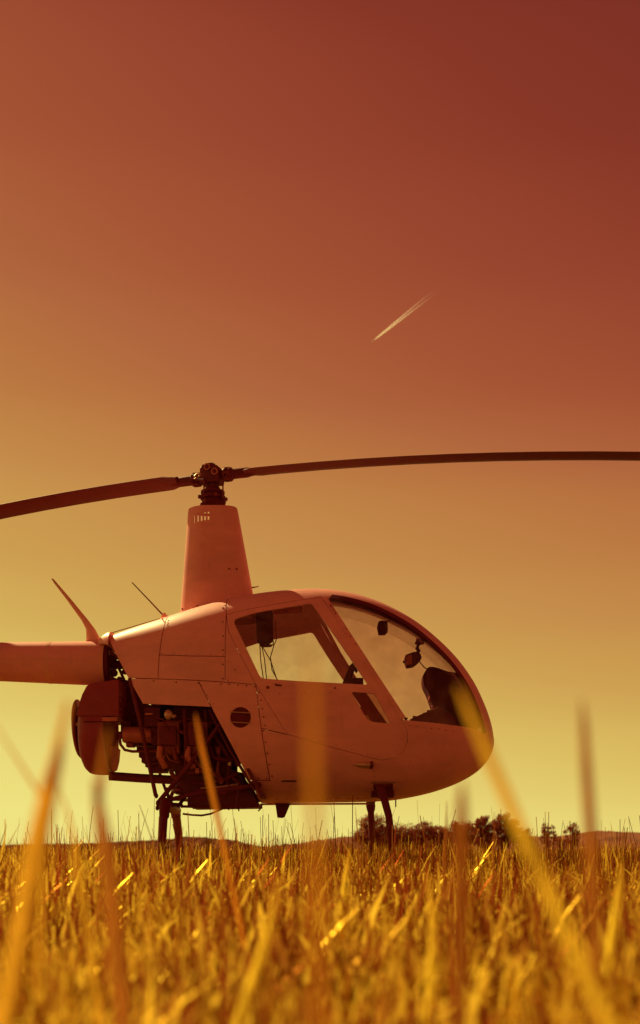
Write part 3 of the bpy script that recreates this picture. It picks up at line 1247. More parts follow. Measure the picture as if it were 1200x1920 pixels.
def hlink(m, name, mat, sm=40):
    o = m.build(name, mat, None, sm)
    o.parent = hub
    o.matrix_parent_inverse = Matrix.Translation(-HUBP)
    return o


hx = W(399, 0).x
MB().tube([W(399, 955), W(399, 905)], .030, 16).build('rotor_mast', STEEL, HELI)
# swashplate stack
hlink(MB().lathe((hx, 0, W(0, 951).z), (0, 0, 1), [(0, .075), (.018, .088), (.03, .082), (.034, .070), (.05, .070), (.054, .086), (.072, .088), (.076, .074), (.088, .072), (.092, .083), (.108, .083), (.114, .06), (.14, .045)], 32), 'swashplate', BLACK)
for k in range(8):
    a = k * math.pi / 4 + .3
    c = Vector((hx + .088 * math.cos(a), .088 * math.sin(a), W(0, 951).z + (.02 if k % 2 else .064)))
    hlink(MB().lathe(c, (math.cos(a), math.sin(a), 0), [(-.012, .014), (.012, .014), (.016, .009)], 8), 'swashplate_bolt', STEEL)
# hub cheeks with their bolts
Mh = Matrix.Translation(HUBP) @ Matrix.Rotation(-AZ, 4, 'Z')
cheek = [(-.075, -.058), (.066, -.058), (.072, -.02), (.070, .035), (.056, .058), (.038, .060), (.024, .078), (-.030, .078), (-.048, .062), (-.072, .050)]
hlink(MB().prism(cheek, -.055, .055, .008).xform(Mh), 'hub_cheek', DARK)
for (bx_, bz_) in ((-.012, .048), (.044, .010)):
    for s in (-1, 1):
        hlink(MB().lathe((bx_, .054 * s, bz_), (0, s, 0), [(0, .024), (.012, .024), (.0121, .017), (.006, .016)], 18).xform(Mh), 'bolt_ring', BRASS)
        hlink(MB().lathe((bx_, .054 * s, bz_), (0, s, 0), [(0, .013), (.010, .013), (.014, .008)], 10).xform(Mh), 'teeter_bolt', BLACK)
# blade grips, flanges, pitch links
for s in (-1, 1):
    def bpnt(r, up=0.0, side=0.0, s=s):
        return HUBP + bd * (r * s) + bn * side + Vector((0, 0, up - DROOP * r * r + (.0 if s > 0 else -.012)))
    ax = (bpnt(.4) - bpnt(.08)).normalized()
    hlink(MB().lathe(bpnt(.075), ax, [(0, .030), (.012, .042), (.020, .048), (.032, .048), (.036, .038), (.05, .038), (.054, .047), (.07, .046), (.078, .036), (.10, .034), (.19, .034), (.205, .030), (.24, .024)], 22), 'blade_grip', DARK)
    for k in range(6):
        a = k * math.pi / 3
        c = bpnt(.118) + bn * (.042 * math.cos(a)) + Vector((0, 0, .042 * math.sin(a)))
        hlink(MB().lathe(c, ax, [(-.022, .008), (.022, .008)], 6), 'flange_bolt', STEEL)
    # pitch link and horn
    lx = W(382.5 if s < 0 else 418, 0, -.06).x
    hlink(MB().tube([(lx, -.06, W(0, 934, -.06).z), (lx, -.06, W(0, 900, -.06).z)], .0055, 8), 'pitch_link', STEEL)
    hlink(MB().tube([(lx, -.06, W(0, 901, -.06).z), bpnt(.15, .006, -.03)], .011, 8), 'pitch_horn', DARK)
hlink(MB().tube([W(365, 893, -.04), W(369, 888, -.05), W(377, 889, -.06)], .006, 6), 'droop_stop', ALU)
hlink(MB().tube([W(364, 898, -.04), W(376, 891, -.06)], .004, 6), 'droop_stop', ALU)

# blades
sec = [(.50, 0), (.42, .026), (.25, .048), (.05, .054), (-.2, .038), (-.5, .002), (-.5, -.002), (-.2, -.030), (.05, -.044), (.25, -.040), (.42, -.024)]
for s in (-1, 1):
    rings = []
    for r_ in (.255, .30, .345, .40, .55, .8, 1.1, 1.4, 1.7, 2.0, 2.3, 2.6, 2.9, 3.2, 3.5, 3.8, 3.83):
        ch = .12 + (.215 - .12) * min(1, max(0, (r_ - .27) / .08)) ** .7
        tk = .5 if r_ < .3 else .18 * (1 + max(0, (.5 - r_)) * 2)
        tk = min(tk, .056 / ch * 1.0) if r_ < .4 else .19
        c = HUBP + bd * (r_ * s) + Vector((0, 0, -DROOP * r_ * r_ - (.012 if s < 0 else 0)))
        side = bn * s
        pit = R(6)
        ring = []
        for (a, b) in sec:
            aa, bb = a * ch, b * ch * tk / .1
            ring.append(c + side * (aa * math.cos(pit)) + Vector((0, 0, bb + aa * math.sin(pit))))
        rings.append(ring)
    m = MB()
    m._ring_loft(rings)
    o = m.build('rotor_blade', BLADE, HELI, 50)

# ------------------------------------------------------------------ tail cone and its end
tc_ax = []
for (a, t_, b_) in ((198, 1203, 1286), (100, 1204, 1281), (0, 1205, 1277)):
    tc_ax.append((W(a, (t_ + b_) / 2), (b_ - t_) / 2 * S0))
m = MB()
p0, r0 = tc_ax[0]
p2, r2 = tc_ax[2]
dv = (p2 - p0)
prof = [(q, r0 + (r2 - r0) * q) for q in (0, .02, .25, .5, 1, 1.5, 2, 3, 4.6)]
m2 = []
for q, r_ in prof:
    c = p0 + dv * q
    m2.append([(c.x, c.y + r_ * math.cos(2 * math.pi * k / 40), c.z + r_ * math.sin(2 * math.pi * k / 40)) for k in range(40)])
m._ring_loft(m2)
tcone = m.build('tail_cone', PAINT, HELI, 40)
for q in (.004, .52, 1.25, 2.4):
    c = p0 + dv * q
    r_ = r0 + (r2 - r0) * q + .0015
    MB().lathe(c, dv, [(-.012, r_ - .002), (-.012, r_), (.012, r_), (.012, r_ - .002)], 40).build('joint_band', PAINT2, tcone)
MB().tube([p0 + Vector((0, -r0 - .001, -.0)), p0 + dv + Vector((0, -r2 - .001, 0))], .0025, 6).build('lap_seam', PAINT2, tcone)
pe = p0 + dv * 4.6
MB().prism([(pe.x - .05, pe.z - .55), (pe.x - .22, pe.z - .55), (pe.x - .30, pe.z), (pe.x - .42, pe.z + .6), (pe.x - .24, pe.z + .6), (pe.x + .12, pe.z)], -.02, .02, .008).build('tail_fin', PAINT, HELI)
MB().box((pe.x - .05, .02, pe.z + .1), (pe.x + .22, .75, pe.z + .13), .006).build('stabiliser', PAINT, HELI)
trr = MB()
trr.prism([(pe.x - .05, pe.z - .53), (pe.x + .05, pe.z - .53), (pe.x + .05, pe.z + .53), (pe.x - .05, pe.z + .53)], -.20, -.19, .003)
trr.build('tail_rotor', BLADE, HELI)
MB().tube([(pe.x, -.2, pe.z), (pe.x, 0, pe.z)], .03, 10).build('tail_gearbox', DARK, HELI)
# dark joint between the tail cone and the frame
jx = MB()
jx.lathe(W(200, 1244), (1, 0, 0), [(0, .147), (.028, .143), (.032, .10)], 30)
jx.build('cone_bulkhead', BLACK, HELI)
for (a, b, c, d, r_, y) in ((206, 1222, 262, 1262, .012, -.12), (206, 1222, 262, 1262, .012, .12), (206, 1270, 250, 1290, .012, -.10), (206, 1270, 250, 1290, .012, .10),
                            (204, 1245, 268, 1250, .030, 0), (210, 1258, 240, 1240, .008, -.05), (212, 1228, 236, 1282, .010, .0), (208, 1236, 232, 1232, .010, -.08)):
    MB().tube([W(a, b, y), W(c, d, y)], r_, 9).build('frame_tube', BLACK, HELI)
for (a, b, r_) in ((214, 1262, .024), (224, 1274, .020), (208, 1276, .018), (232, 1280, .022), (216, 1284, .013), (226, 1243, .014), (213, 1247, .016), (234, 1260, .018)):
    MB().lathe(W(a, b, -.07 + .1 * random.random()), (random.uniform(-1, 1), -.6, random.uniform(-.6, .6)), [(-.02, r_ * .7), (-.012, r_), (.012, r_), (.02, r_ * .6)], 10).build('linkage', BLACK, HELI)
MB().prism([(W(209, 1226).x, W(0, 1232).z), (W(218, 1226).x, W(0, 1232).z), (W(218, 1226).x, W(0, 1225).z), (W(209, 1226).x, W(0, 1225).z)], -.1, -.09).build('placard', PAINT2, HELI)

# antennas
m = MB()
rings = []
for (a, b, w_, t_) in ((98, 1085, 4, .003), (104, 1093, 6, .004), (130, 1125, 9, .005), (160, 1164, 13, .007), (170, 1180, 17, .010), (174, 1194, 24, .014), (176, 1203, 29, .017)):
    c = W(a, b)
    hw = w_ * S0 / 2
    rings.append([(c.x - hw, 0, c.z), (c.x - hw * .3, -t_, c.z), (c.x + hw * .6, -t_ * .8, c.z), (c.x + hw, 0, c.z), (c.x + hw * .6, t_ * .8, c.z), (c.x - hw * .3, t_, c.z)])
m._ring_loft(rings)
m.build('blade_antenna', PAINT2, HELI, 60)
MB().box((W(163, 0).x, -.03, W(0, 1206).z), (W(193, 0).x, .03, W(0, 1202).z), .002).build('antenna_foot', PAINT, HELI)
wa = MB().tube([W(247.5, 1092, -.02), W(280, 1126, -.02), W(310, 1158, -.02)], [.0035, .0045, .0055], 8).build('whip_antenna', BLACK, HELI)
MB().prism([(W(303, 0).x, W(0, 1160).z), (W(318, 0).x, W(0, 1160).z), (W(311, 0).x, W(0, 1151).z), (W(306, 0).x, W(0, 1152).z)], -.045, .01, .004).build('antenna_base', PAINT2, wa)
# belly fin, drain and rods
pts = [W(a, b, .1) for a, b in ((516, 1506), (545, 1506), (534, 1532), (529, 1534), (520, 1533))]
MB().prism([(p.x, p.z) for p in pts], .095, .107, .003).build('belly_antenna', DARK, HELI)
MB().tube([W(742, 1498, .1), W(742, 1513, .1)], .005, 6).build('belly_rod', DARK, HELI)
MB().tube([W(492, 1508, -.2), W(488, 1517, -.2), W(484, 1521, -.2)], .005, 6).build('drain_tube', DARK, HELI)
skinb = [(490, 1507), (560, 1507), (640, 1506), (690, 1505)]
MB().tube([W(488, 1508, .22), W(690, 1507, .22)], .008, 6).build('belly_lit_edge', PAINT2, HELI)  # pale tube added to stand for the lit far edge of the belly

# ------------------------------------------------------------------ engine bay
fan = empty('cooling_fan', W(185, 1371), HELI)
fan.location = W(185, 1371)


def plink(m, par, name, mat, sm=40):
    o = m.build(name, mat, None, sm)
    o.parent = par
    o.matrix_parent_inverse = Matrix.Translation(-par.location)
    return o


fc = W(157, 1372)
plink(MB().lathe(fc, (1, 0, 0), [(0, .17), (.0, .20), (.008, .235), (.022, .265), (.045, .288), (.075, .299), (.11, .302), (.19, .302), (.192, .27), (.10, .26)], 56), fan, 'fan_shroud', SHROUD, 30)
pu = [W(a, b) for a, b in ((160, 1352), (166, 1330), (172, 1312), (178, 1299), (186, 1293), (237, 1286), (238, 1353))]
plink(MB().prism([(p.x, p.z) for p in pu], -.30, .24, .012), fan, 'scroll_housing', SHROUD)
plink(MB().tube([W(157, 1353, -.303), W(236, 1353, -.303)], .004, 6), fan, 'housing_seam', BLACK)
plink(MB().prism([(W(192, 0, -.302).x, W(0, 1352, -.302).z), (W(220, 0, -.302).x, W(0, 1352, -.302).z), (W(220, 0, -.302).x, W(0, 1345, -.302).z), (W(192, 0, -.302).x, W(0, 1345, -.302).z)], -.306, -.302), fan, 'housing_placard', BRASS)
for py in (1301, 1314, 1330, 1342):
    plink(MB().lathe(W(226, py, -.302), (0, -1, 0), [(0, .006), (.004, .006)], 8), fan, 'housing_rivet', SCREW)
fa = Vector((1, 0, .06)).normalized()
plink(MB().lathe(W(143.5, 1367), fa, [(0, .10), (.002, .17), (.007, .192), (.016, .204), (.026, .204), (.034, .190), (.038, .15), (.05, .10)], 48), fan, 'fan_inlet', SHROUD)
plink(MB().lathe(W(149, 1359, -.16), (-.4, -1, 0), [(0, .012), (.03, .012)], 8), fan, 'inlet_clip', ALU)

pr = [W(a, b) for a, b in ((231, 1274), (246, 1274), (274, 1322), (302, 1322), (302, 1398), (246, 1396), (228, 1390), (226, 1362), (236, 1360))]
MB().prism([(p.x, p.z) for p in pr], .02, .2, .006).build('bay_panel', DARK, HELI)
eng = empty('engine', W(330, 1400), HELI)
eng.location = W(330, 1400)
en = lambda m, n, mt, sm=40: plink(m, eng, n, mt, sm)


def pxbox(x0, y0, x1, y1, ya, yb, bev=.008):
    a, b = W(x0, y1, ya), W(x1, y0, ya)
    return MB().box((a.x, ya, a.z), (b.x, yb, b.z), bev)


en(pxbox(270, 1326, 300, 1362, -.30, .22), 'baffle_box', DARK)
en(pxbox(296, 1330, 420, 1440, -.14, .22), 'crankcase', DARK)
pf = [W(a, b, -.05) for a, b in ((330, 1330), (398, 1330), (437, 1402), (448, 1424), (441, 1432), (431, 1433), (430, 1446), (447, 1447), (453, 1466), (466, 1484), (466, 1494), (352, 1494), (340, 1474), (330, 1444))]
en(MB().prism([(p.x, p.z) for p in pf], -.2, .25, .01), 'gearcase', DARK)
en(pxbox(300, 1428, 345, 1442, -.05, .20), 'sump_flange', DARK)
# cylinders with cooling fins, near pair and far pair
for (x0, x1) in ((300, 340), (352, 392)):
    for (ya, yb) in ((-.36, -.14), (.20, .38)):
        for k in range(7):
            yy = ya + (yb - ya) * k / 6
            p = W((x0 + x1) / 2, 1388, -.25)
            en(MB().box((p.x - .072, yy - .006, p.z - .10), (p.x + .072, yy + .006, p.z + .11), .003), 'cooling_fin', STEEL)
        en(MB().lathe((p.x, ya, p.z), (0, 1, 0), [(0, .06), (yb - ya, .06)], 16), 'cylinder', DARK)
        if ya < 0:
            en(MB().box((p.x - .06, -.40, p.z - .05), (p.x + .06, -.365, p.z + .08), .02), 'rocker_cover', DARK)
            en(MB().tube([(p.x - .05, -.38, p.z - .06), (p.x - .055, -.40, p.z - .12), (p.x - .02, -.36, p.z - .19)], .022, 10), 'exhaust_stub', BRASS)
            en(MB().tube([(p.x + .03, -.37, p.z - .06), (p.x + .05, -.36, p.z - .13), (p.x + .10, -.2, p.z - .16)], .018, 10), 'intake_pipe', STEEL)
            en(MB().tube([(p.x + .02, -.40, p.z + .04), (p.x - .03, -.42, p.z + .12), (p.x - .11, -.34, p.z + .15)], .005, 6), 'ignition_lead', BLACK)
# stepped underside toward the fan
for (a, b, c, d) in ((256, 1400, 310, 1410), (260, 1408, 312, 1420), (265, 1418, 314, 1430), (272, 1426, 322, 1438), (278, 1434, 308, 1446)):
    en(pxbox(a, b, c, d, -.12, .10, .004), 'oil_cooler_fin', DARK)
# starter cylinder, pipes
en(MB().lathe(W(231, 1378, -.22), (1, 0, 0), [(0, .030), (.004, .052), (.012, .055), (.19, .055), (.198, .050), (.20, .02)], 26), 'starter_motor', BRASS)
en(MB().lathe(W(226, 1378, -.22), (1, 0, 0), [(0, .025), (.03, .034)], 16), 'starter_drive', DARK)
en(pxbox(236, 1393, 250, 1400, -.24, -.16, .004), 'starter_bracket', STEEL)
en(MB().tube([W(223, 1372, -.2), W(226, 1396, -.2), W(234, 1406, -.2), W(248, 1409, -.2), W(306, 1408, -.2)], .010, 10), 'oil_pipe', STEEL)
en(pxbox(283, 1360, 305, 1396, -.26, -.1), 'mount_block', DARK)
en(MB().tube([W(302, 1380, -.3), W(306, 1405, -.34), W(318, 1425, -.34), W(336, 1430, -.3)], .006, 8), 'plug_lead', BRASS)
en(MB().tube([W(296, 1419, -.25), W(310, 1417, -.28)], .014, 8), 'drain_cock', BRASS)
en(MB().ball(W(316, 1340, -.42), (.030, .02, .034), 10), 'oil_filler', ALU)
en(MB().ball(W(326, 1343, -.42), (.018, .014, .015), 8), 'filler_clip', ALU)
en(pxbox(272, 1337, 286, 1340, -.33, -.31, .001), 'baffle_tab', BRASS)
for (a, b, c, d, r_, y) in ((330, 1370, 352, 1372, .012, -.36), (340, 1420, 384, 1406, .010, -.36), (360, 1344, 404, 1356, .014, -.25), (345, 1330, 348, 1440, .012, -.38),
                            (384, 1330, 392, 1440, .010, -.30), (396, 1370, 430, 1420, .016, -.28), (400, 1420, 436, 1424, .012, -.3), (310, 1352, 348, 1350, .010, -.34)):
    en(MB().tube([W(a, b, y), W((a + c) / 2 + 2, (b + d) / 2 + 3, y - .02), W(c, d, y)], r_, 8), 'hose', random.choice((STEEL, DARK, BLACK)))
# silencer and tail pipe
en(MB().lathe(W(330, 1465, -.05), (1, 0, -.03), [(0, .04), (.012, .075), (.03, .088), (.25, .088), (.27, .07), (.28, .03)], 24), 'silencer', DARK)
en(MB().tube([W(205, 1455, -.02), W(262, 1459, -.02), W(335, 1463, -.02)], .031, 16), 'tail_pipe', DARK)
en(MB().ball(W(338, 1482, -.12), (.055, .06, .032), 12), 'carburettor_box', STEEL)
en(pxbox(330, 1442, 420, 1452, -.1, .2), 'oil_sump', DARK)
# sheet beside the fan, its sunlight put into a pale translucent colour
hs = [W(a, b, .05) for a, b in ((207, 1398), (214, 1400), (220, 1386), (223, 1404), (226, 1406), (224, 1428), (220, 1444), (212, 1449), (207, 1440))]
SHEET_LIT = leaf_mat('pale_sunlit_sheet', (.95, .62, .50), (.95, .62, .50), .75)
plink(MB().prism([(p.x, p.z) for p in hs], .049, .051), eng, 'sunlit_sheet', SHEET_LIT)
en(pxbox(226, 1352, 246, 1372, -.12, .12), 'fan_mount', DARK)

pw = [W(a, b, .2) for a, b in ((436, 1398), (452, 1426), (445, 1431), (445, 1447), (456, 1449), (461, 1462), (478, 1484), (488, 1504), (440, 1506), (430, 1450))]
MB().prism([(p.x, p.z) for p in pw], .2, .22).build('bay_web', DARK, HELI)
# plumbing and brackets on the near side of the bay
for pts, r_, mt in (([(352, 1450), (380, 1446), (404, 1452), (420, 1466)], .020, STEEL), ([(356, 1466), (384, 1470), (420, 1462), (446, 1450)], .012, DARK),
                    ([(404, 1398), (412, 1420), (408, 1444), (416, 1470)], .014, STEEL), ([(424, 1420), (430, 1440), (426, 1468), (440, 1486)], .009, BLACK),
                    ([(362, 1400), (366, 1424), (378, 1440), (398, 1444)], .010, BRASS), ([(376, 1478), (410, 1476), (452, 1470)], .008, ALU),
                    ([(390, 1352), (396, 1372), (392, 1396), (400, 1420)], .012, STEEL), ([(358, 1490), (372, 1482), (400, 1486)], .014, DARK),
                    ([(320, 1446), (326, 1456), (340, 1460)], .016, STEEL), ([(436, 1458), (446, 1466), (458, 1478)], .010, STEEL)):
    MB().tube([W(a, b, -.27) for a, b in pts], r_, 8).build('bay_hose', mt, HELI)
for (x0, y0, x1, y1, mt) in ((406, 1400, 414, 1414, STEEL), (428, 1428, 434, 1436, ALU), (384, 1452, 398, 1462, STEEL), (366, 1440, 374, 1450, BRASS), (442, 1478, 456, 1484, STEEL), (412, 1484, 426, 1490, SHROUD)):
    a_, b_ = W(x0, y1, -.27), W(x1, y0, -.27)
    MB().box((a_.x, -.29, a_.z), (b_.x, -.24, b_.z), .004).build('bay_bracket', mt, HELI)
# steel frame tubes
tubes = [((243, 1272, -.30), (262, 1350, -.34), (292, 1492, -.38), .014), ((418, 1352, -.36), (358, 1430, -.40), (299, 1502, -.42), .016), ((296, 1505, -.42), (360, 1489, -.38), (490, 1471, -.42), .015),
         ((400, 1330, .36), (350, 1420, .38), (318, 1500, .40), .014), ((312, 1478, -.3), (316, 1496, -.35), (322, 1514, -.36), .011), ((334, 1512, -.2), (345, 1497, -.1), (358, 1480, .05), .012),
         ((300, 1500, -.42), (330, 1498, 0), (352, 1500, .4), .014), ((448, 1470, -.36), (446, 1495, -.36), (443, 1516, -.36), .010), ((392, 1330, -.34), (430, 1404, -.40), (478, 1482, -.44), .010),
         ((296, 1440, .3), (310, 1480, .3), (325, 1512, .34), .011)]
for a, b, c, r_ in tubes:
    MB().tube([W(*a), W(*b), W(*c)], r_, 10).build('frame_tube', DARK, HELI)
for (a, b, y, r_) in ((293, 1492, -.38, .014), (297, 1506, -.43, .018), (295, 1515, -.43, .013), (486, 1471, -.43, .018)):
    MB().ball(W(a, b, y), (r_, r_, r_ * 1.3), 10).build('frame_joint', DARK, HELI)
# lower tray under the engine
tr = [W(a, b, -.25) for a, b in ((352, 1491), (400, 1484), (462, 1477), (476, 1500), (485, 1506), (484, 1511), (352, 1513))]
MB().prism([(p.x, p.z) for p in tr], -.27, .28, .006).build('lower_tray', DARK, HELI)
MB().tube([W(340, 1512, -.28), W(420, 1514, -.28), W(486, 1511, -.28)], .009, 8).build('tray_edge', DARK, HELI)
for (a, b) in ((361, 1514), (427, 1516), (434, 1514), (446, 1518)):
    MB().tube([W(a, 1508, -.2), W(a + 2, b + 3, -.2)], .005, 6).build('tray_bolt', DARK, HELI)
MB().tube([W(343, 1526, -.1), W(360, 1528, -.12), W(378, 1529, -.14), W(395, 1526, -.15), W(420, 1515, -.16)], .007, 8).build('overflow_hose', STEEL, HELI)
MB().tube([W(322, 1508, -.2), W(340, 1509, -.15), W(341, 1512, .1)], .012, 8).build('mount_bracket', DARK, HELI)

# ------------------------------------------------------------------ landing gear
YN, YF = -.93, .93


def skid(Y, xa, xb):
    z = .045
    a, b = W(xa, 1600, Y).x, W(xb, 1600, Y).x
    return MB().tube([(a, Y, z), (b - .25, Y, z), (b - .1, Y, z + .01), (b, Y, z + .05), (b + .05, Y, z + .09)], .028, 14).build('skid', DARK, HELI)


skid(YN, 150, 790)
skid(YF, 170, 800)


def leg(pts, rs, mat=DARK):
    return MB().tube(pts, rs, 16).build('landing_leg', mat, HELI)


MB().tube([W(299.5, 1532, -.60), W(297.5, 1575, -.78), Vector((W(296, 1600, YN).x, YN, .06))], .0065, 8).build('leg_lit_edge', ALU, HELI)  # bright tube added to imitate the sunlit left edge of the leg
# rear near leg with collar
l1 = leg([W(309, 1506, -.50), W(308, 1522, -.60), W(305, 1575, -.80), Vector((W(303, 1600, YN).x, YN, .05))], [.026, .025, .023, .023], BLACK)
MB().tube([W(309, 1503, -.50), W(308.5, 1512, -.54), W(308, 1530, -.62)], [.030, .036, .032], 16).build('leg_collar', BLACK, l1)
l2 = leg([W(328, 1516, .30), W(331, 1534, .50), W(335, 1565, .72), Vector((W(338, 1600, YF).x, YF, .05))], [.030, .032, .030, .030], STEEL)
MB().tube([W(328, 1513, .30), W(330, 1530, .40)], [.038, .036], 14).build('leg_collar', STEEL, l2)
MB().tube([W(311, 1510, -.45), W(322, 1516, 0), W(331, 1520, .33)], .034, 14).build('cross_tube', STEEL, HELI)
# front legs
l3 = leg([W(712, 1478, -.40), W(720, 1496, -.56), W(729, 1530, -.72), Vector((W(742, 1590, YN).x, YN, .05))], [.028, .025, .023, .022], BLACK)
l4 = leg([W(695, 1500, .30), W(695.5, 1525, .45), W(697, 1560, .72), Vector((W(698, 1600, YF).x, YF, .05))], [.024, .024, .023, .023], BLACK)
MB().tube([W(694.5, 1498, .28), W(695, 1512, .36), W(695.5, 1518, .40)], [.032, .034, .030], 14).build('leg_collar', BLACK, l4)
MB().tube([W(712, 1480, -.38), W(700, 1492, 0), W(695, 1502, .32)], .034, 12).build('cross_tube', DARK, HELI)

# ------------------------------------------------------------------ cabin fittings seen through the glass
# instrument pod
pod = [W(a, b) for a, b in ((800, 1256), (812, 1255), (836, 1263), (862, 1270), (874, 1284), (886, 1320), (892, 1350), (890, 1372), (800, 1385), (780, 1362), (790, 1352), (808, 1346), (812, 1338), (808, 1322), (800, 1300), (793, 1286), (793, 1268))]
pod = pod[:3] + [W(866, 1269), W(884, 1284), W(892, 1318), W(896, 1350)] + pod[7:]
pod = smooth_poly([(p.x, p.z) for p in pod], 3)
podo = MB().prism(pod, -.10, .10, .012).build('instrument_panel', CABIN, HELI)
for (a, b, r_) in ((812, 1308, .03), (818, 1322, .026), (814, 1290, .03)):
    MB().lathe(W(a - 4, b, -.05), (-1, 0, .25), [(0, r_), (.012, r_), (.014, r_ * .9)], 16).build('gauge', BRASS, podo)
cs = [W(a, b) for a, b in ((762, 1358), (792, 1345), (815, 1335), (840, 1350), (850, 1372), (800, 1400), (760, 1380))]
MB().prism([(p.x, p.z) for p in cs], -.3, .3, .01).build('dashboard', CABIN, HELI)
for (a, b) in ((777, 1347), (804, 1336), (761, 1350), (796, 1341)):
    MB().lathe(W(a, b, -.06), (0, 0, 1), [(-.02, .008), (.004, .008), (.005, .013), (.016, .013)], 10).build('dash_knob', CABIN, HELI)
# compass on its bracket with cable
cb = [W(a, b) for a, b in ((759, 1230), (776, 1224), (787, 1227), (790, 1236), (784, 1243), (775, 1250), (762, 1252), (758, 1240))]
comp = MB().prism([(p.x, p.z) for p in cb], -.055, .055, .008).build('compass', CABIN, HELI)
MB().prism([(W(760, 0).x, W(0, 1249).z), (W(770, 0).x, W(0, 1248).z), (W(771, 0).x, W(0, 1230).z), (W(761, 0).x, W(0, 1232).z)], -.060, -.056).build('compass_face', BRASS, comp)
MB().ball(W(757, 1241, 0), (.008, .008, .010), 8).build('compass_knob', CABIN, comp)
MB().tube([W(788, 1202), W(783, 1212), W(784, 1222), W(780, 1230)], [.016, .010, .012, .010], 8).build('compass_arm', CABIN, comp)
MB().box((W(780, 0).x, -.02, W(0, 1208).z), (W(795, 0).x, .02, W(0, 1198).z), .004).build('compass_clamp', CABIN, comp)
for (a, b) in ((780, 1206), (781, 1216), (786, 1220)):
    MB().ball(W(a, b, -.02), .010, 8).build('clamp_screw', STEEL, comp)
MB().tube([W(786, 1240), W(796, 1252), W(812, 1260), W(836, 1264)], .004, 6).build('compass_cable', CABIN, comp)
MB().prism([(p.x, p.z) for p in [W(a, b) for a, b in ((709, 1167), (714, 1165), (726, 1166), (727, 1185), (722, 1190), (710, 1190), (707, 1176))]], -.035, .035, .006).build('temperature_gauge', CABIN, HELI)
MB().tube([W(724, 1167), W(730, 1163), W(736, 1160)], .004, 6).build('gauge_stem', CABIN, HELI)
# overhead box, headset and hanging leads
MB().prism([(p.x, p.z) for p in [W(a, b, -.12) for a, b in ((480, 1148), (508, 1143), (512, 1152), (512, 1200), (504, 1206), (482, 1204))]], -.16, -.06, .01).build('overhead_box', CABIN, HELI)
MB().prism([(p.x, p.z) for p in [W(a, b, .1) for a, b in ((512, 1141), (564, 1136), (568, 1140), (566, 1149), (512, 1152))]], .1, .112, .004).build('sun_visor', BRASS, HELI)
for pts in ([(487, 1205), (489, 1240), (494, 1274)], [(490, 1208), (496, 1236), (500, 1275)], [(493, 1214), (508, 1240), (515, 1262), (520, 1276)],
            [(512, 1200), (513, 1212), (507, 1232), (510, 1256), (522, 1278)], [(517, 1165), (518, 1200), (514, 1209), (494, 1210)]):
    MB().tube([W(a, b, -.13) for a, b in pts], .0038, 6).build('headset_lead', BLACK, HELI)
MB().prism([(p.x, p.z) for p in [W(a, b, -.13) for a, b in ((485, 1206), (512, 1209), (508, 1213), (490, 1214))]], -.14, -.12, .003).build('headset_hook', BLACK, HELI)
MB().tube([W(478, 1154, -.14), W(490, 1151, -.14), W(500, 1157, -.14)], .005, 6).build('headset_band', ALU, HELI)
# cyclic grip
cy = MB().tube([W(646, 1288, -.05), W(655, 1266, -.05), W(661, 1250, -.05), W(664, 1244, -.05)], [.024, .024, .022, .012], 12).build('cyclic_grip', CABIN, HELI)
MB().ball(W(668, 1256, -.05), (.012, .012, .022), 8).build('trim_switch', CABIN, cy)
MB().box((W(646, 0, -.05).x, -.08, W(0, 1290).z), (W(681, 0, -.05).x, -.03, W(0, 1274).z), .006).build('cyclic_bar', CABIN, cy)
MB().tube([W(646, 1288, -.05), W(640, 1340, -.03), W(632, 1420, 0)], .02, 10).build('cyclic_column', CABIN, cy)

# ------------------------------------------------------------------ fasteners over the skin
m = MB()


def rivets(p, q, step=11, r_=.0045):
    r_ *= 1.4
    p, q = Vector(p), Vector(q)
    n = max(1, int((q - p).length / step))
    for i in range(n + 1):
        v = p + (q - p) * (i / n) + Vector((random.uniform(-.4, .4), random.uniform(-.4, .4)))
        c = S(v.x, v.y)
        m.lathe(c + Vector((0, .001, 0)), (0, -1, 0), [(0, r_), (.0022, r_ * .8), (.003, r_ * .3)], 6)


rivets((418, 1140), (418, 1272), 26)
rivets((428, 1240), (428, 1275), 24, .003)
rivets((246, 1275), (415, 1283), 34)
rivets((303, 1225), (418, 1228), 22, .0025)
rivets((430, 1283), (478, 1287), 16)
rivets((486, 1298), (497, 1360), 15)
rivets((493, 1370), (510, 1455), 20)
rivets((470, 1459), (500, 1459), 12)
rivets((378, 1285), (400, 1320), 18, .003)
rivets((620, 1136), (752, 1336), 17, .003)
rivets((768, 1360), (850, 1371), 13, .0035)
rivets((880, 1372), (918, 1392), 12, .0035)
rivets((500, 1498), (690, 1497), 19, .003)
rivets((428, 1124), (419, 1140), 5, .003)
rivets((434, 1123), (426, 1139), 5, .003)
rivets((316, 1163), (312, 1176), 4, .003)
rivets((540, 1372), (690, 1414), 28, .0025)
rivets((525, 1300), (620, 1298), 40, .003)
rivets((700, 1435), (704, 1465), 9, .003)
m_r = m.build('rivets', SCREW, HELI, 60)
tag(m_r, kind='stuff')
m = MB()
for (a, b) in ((342, 1142), (370, 1137), (404, 1133), (438, 1131), (430, 1067), (444, 1067), (411, 958)):
    hwm = .13 if b > 1100 else (.125 if b > 1000 else .09)
    m.lathe(W(a, b, -hwm), (0, -1, 0), [(-.02, .006), (.012, .006)], 6)
tag(m.build('fairing_screws', SCREW, HELI), kind='stuff')

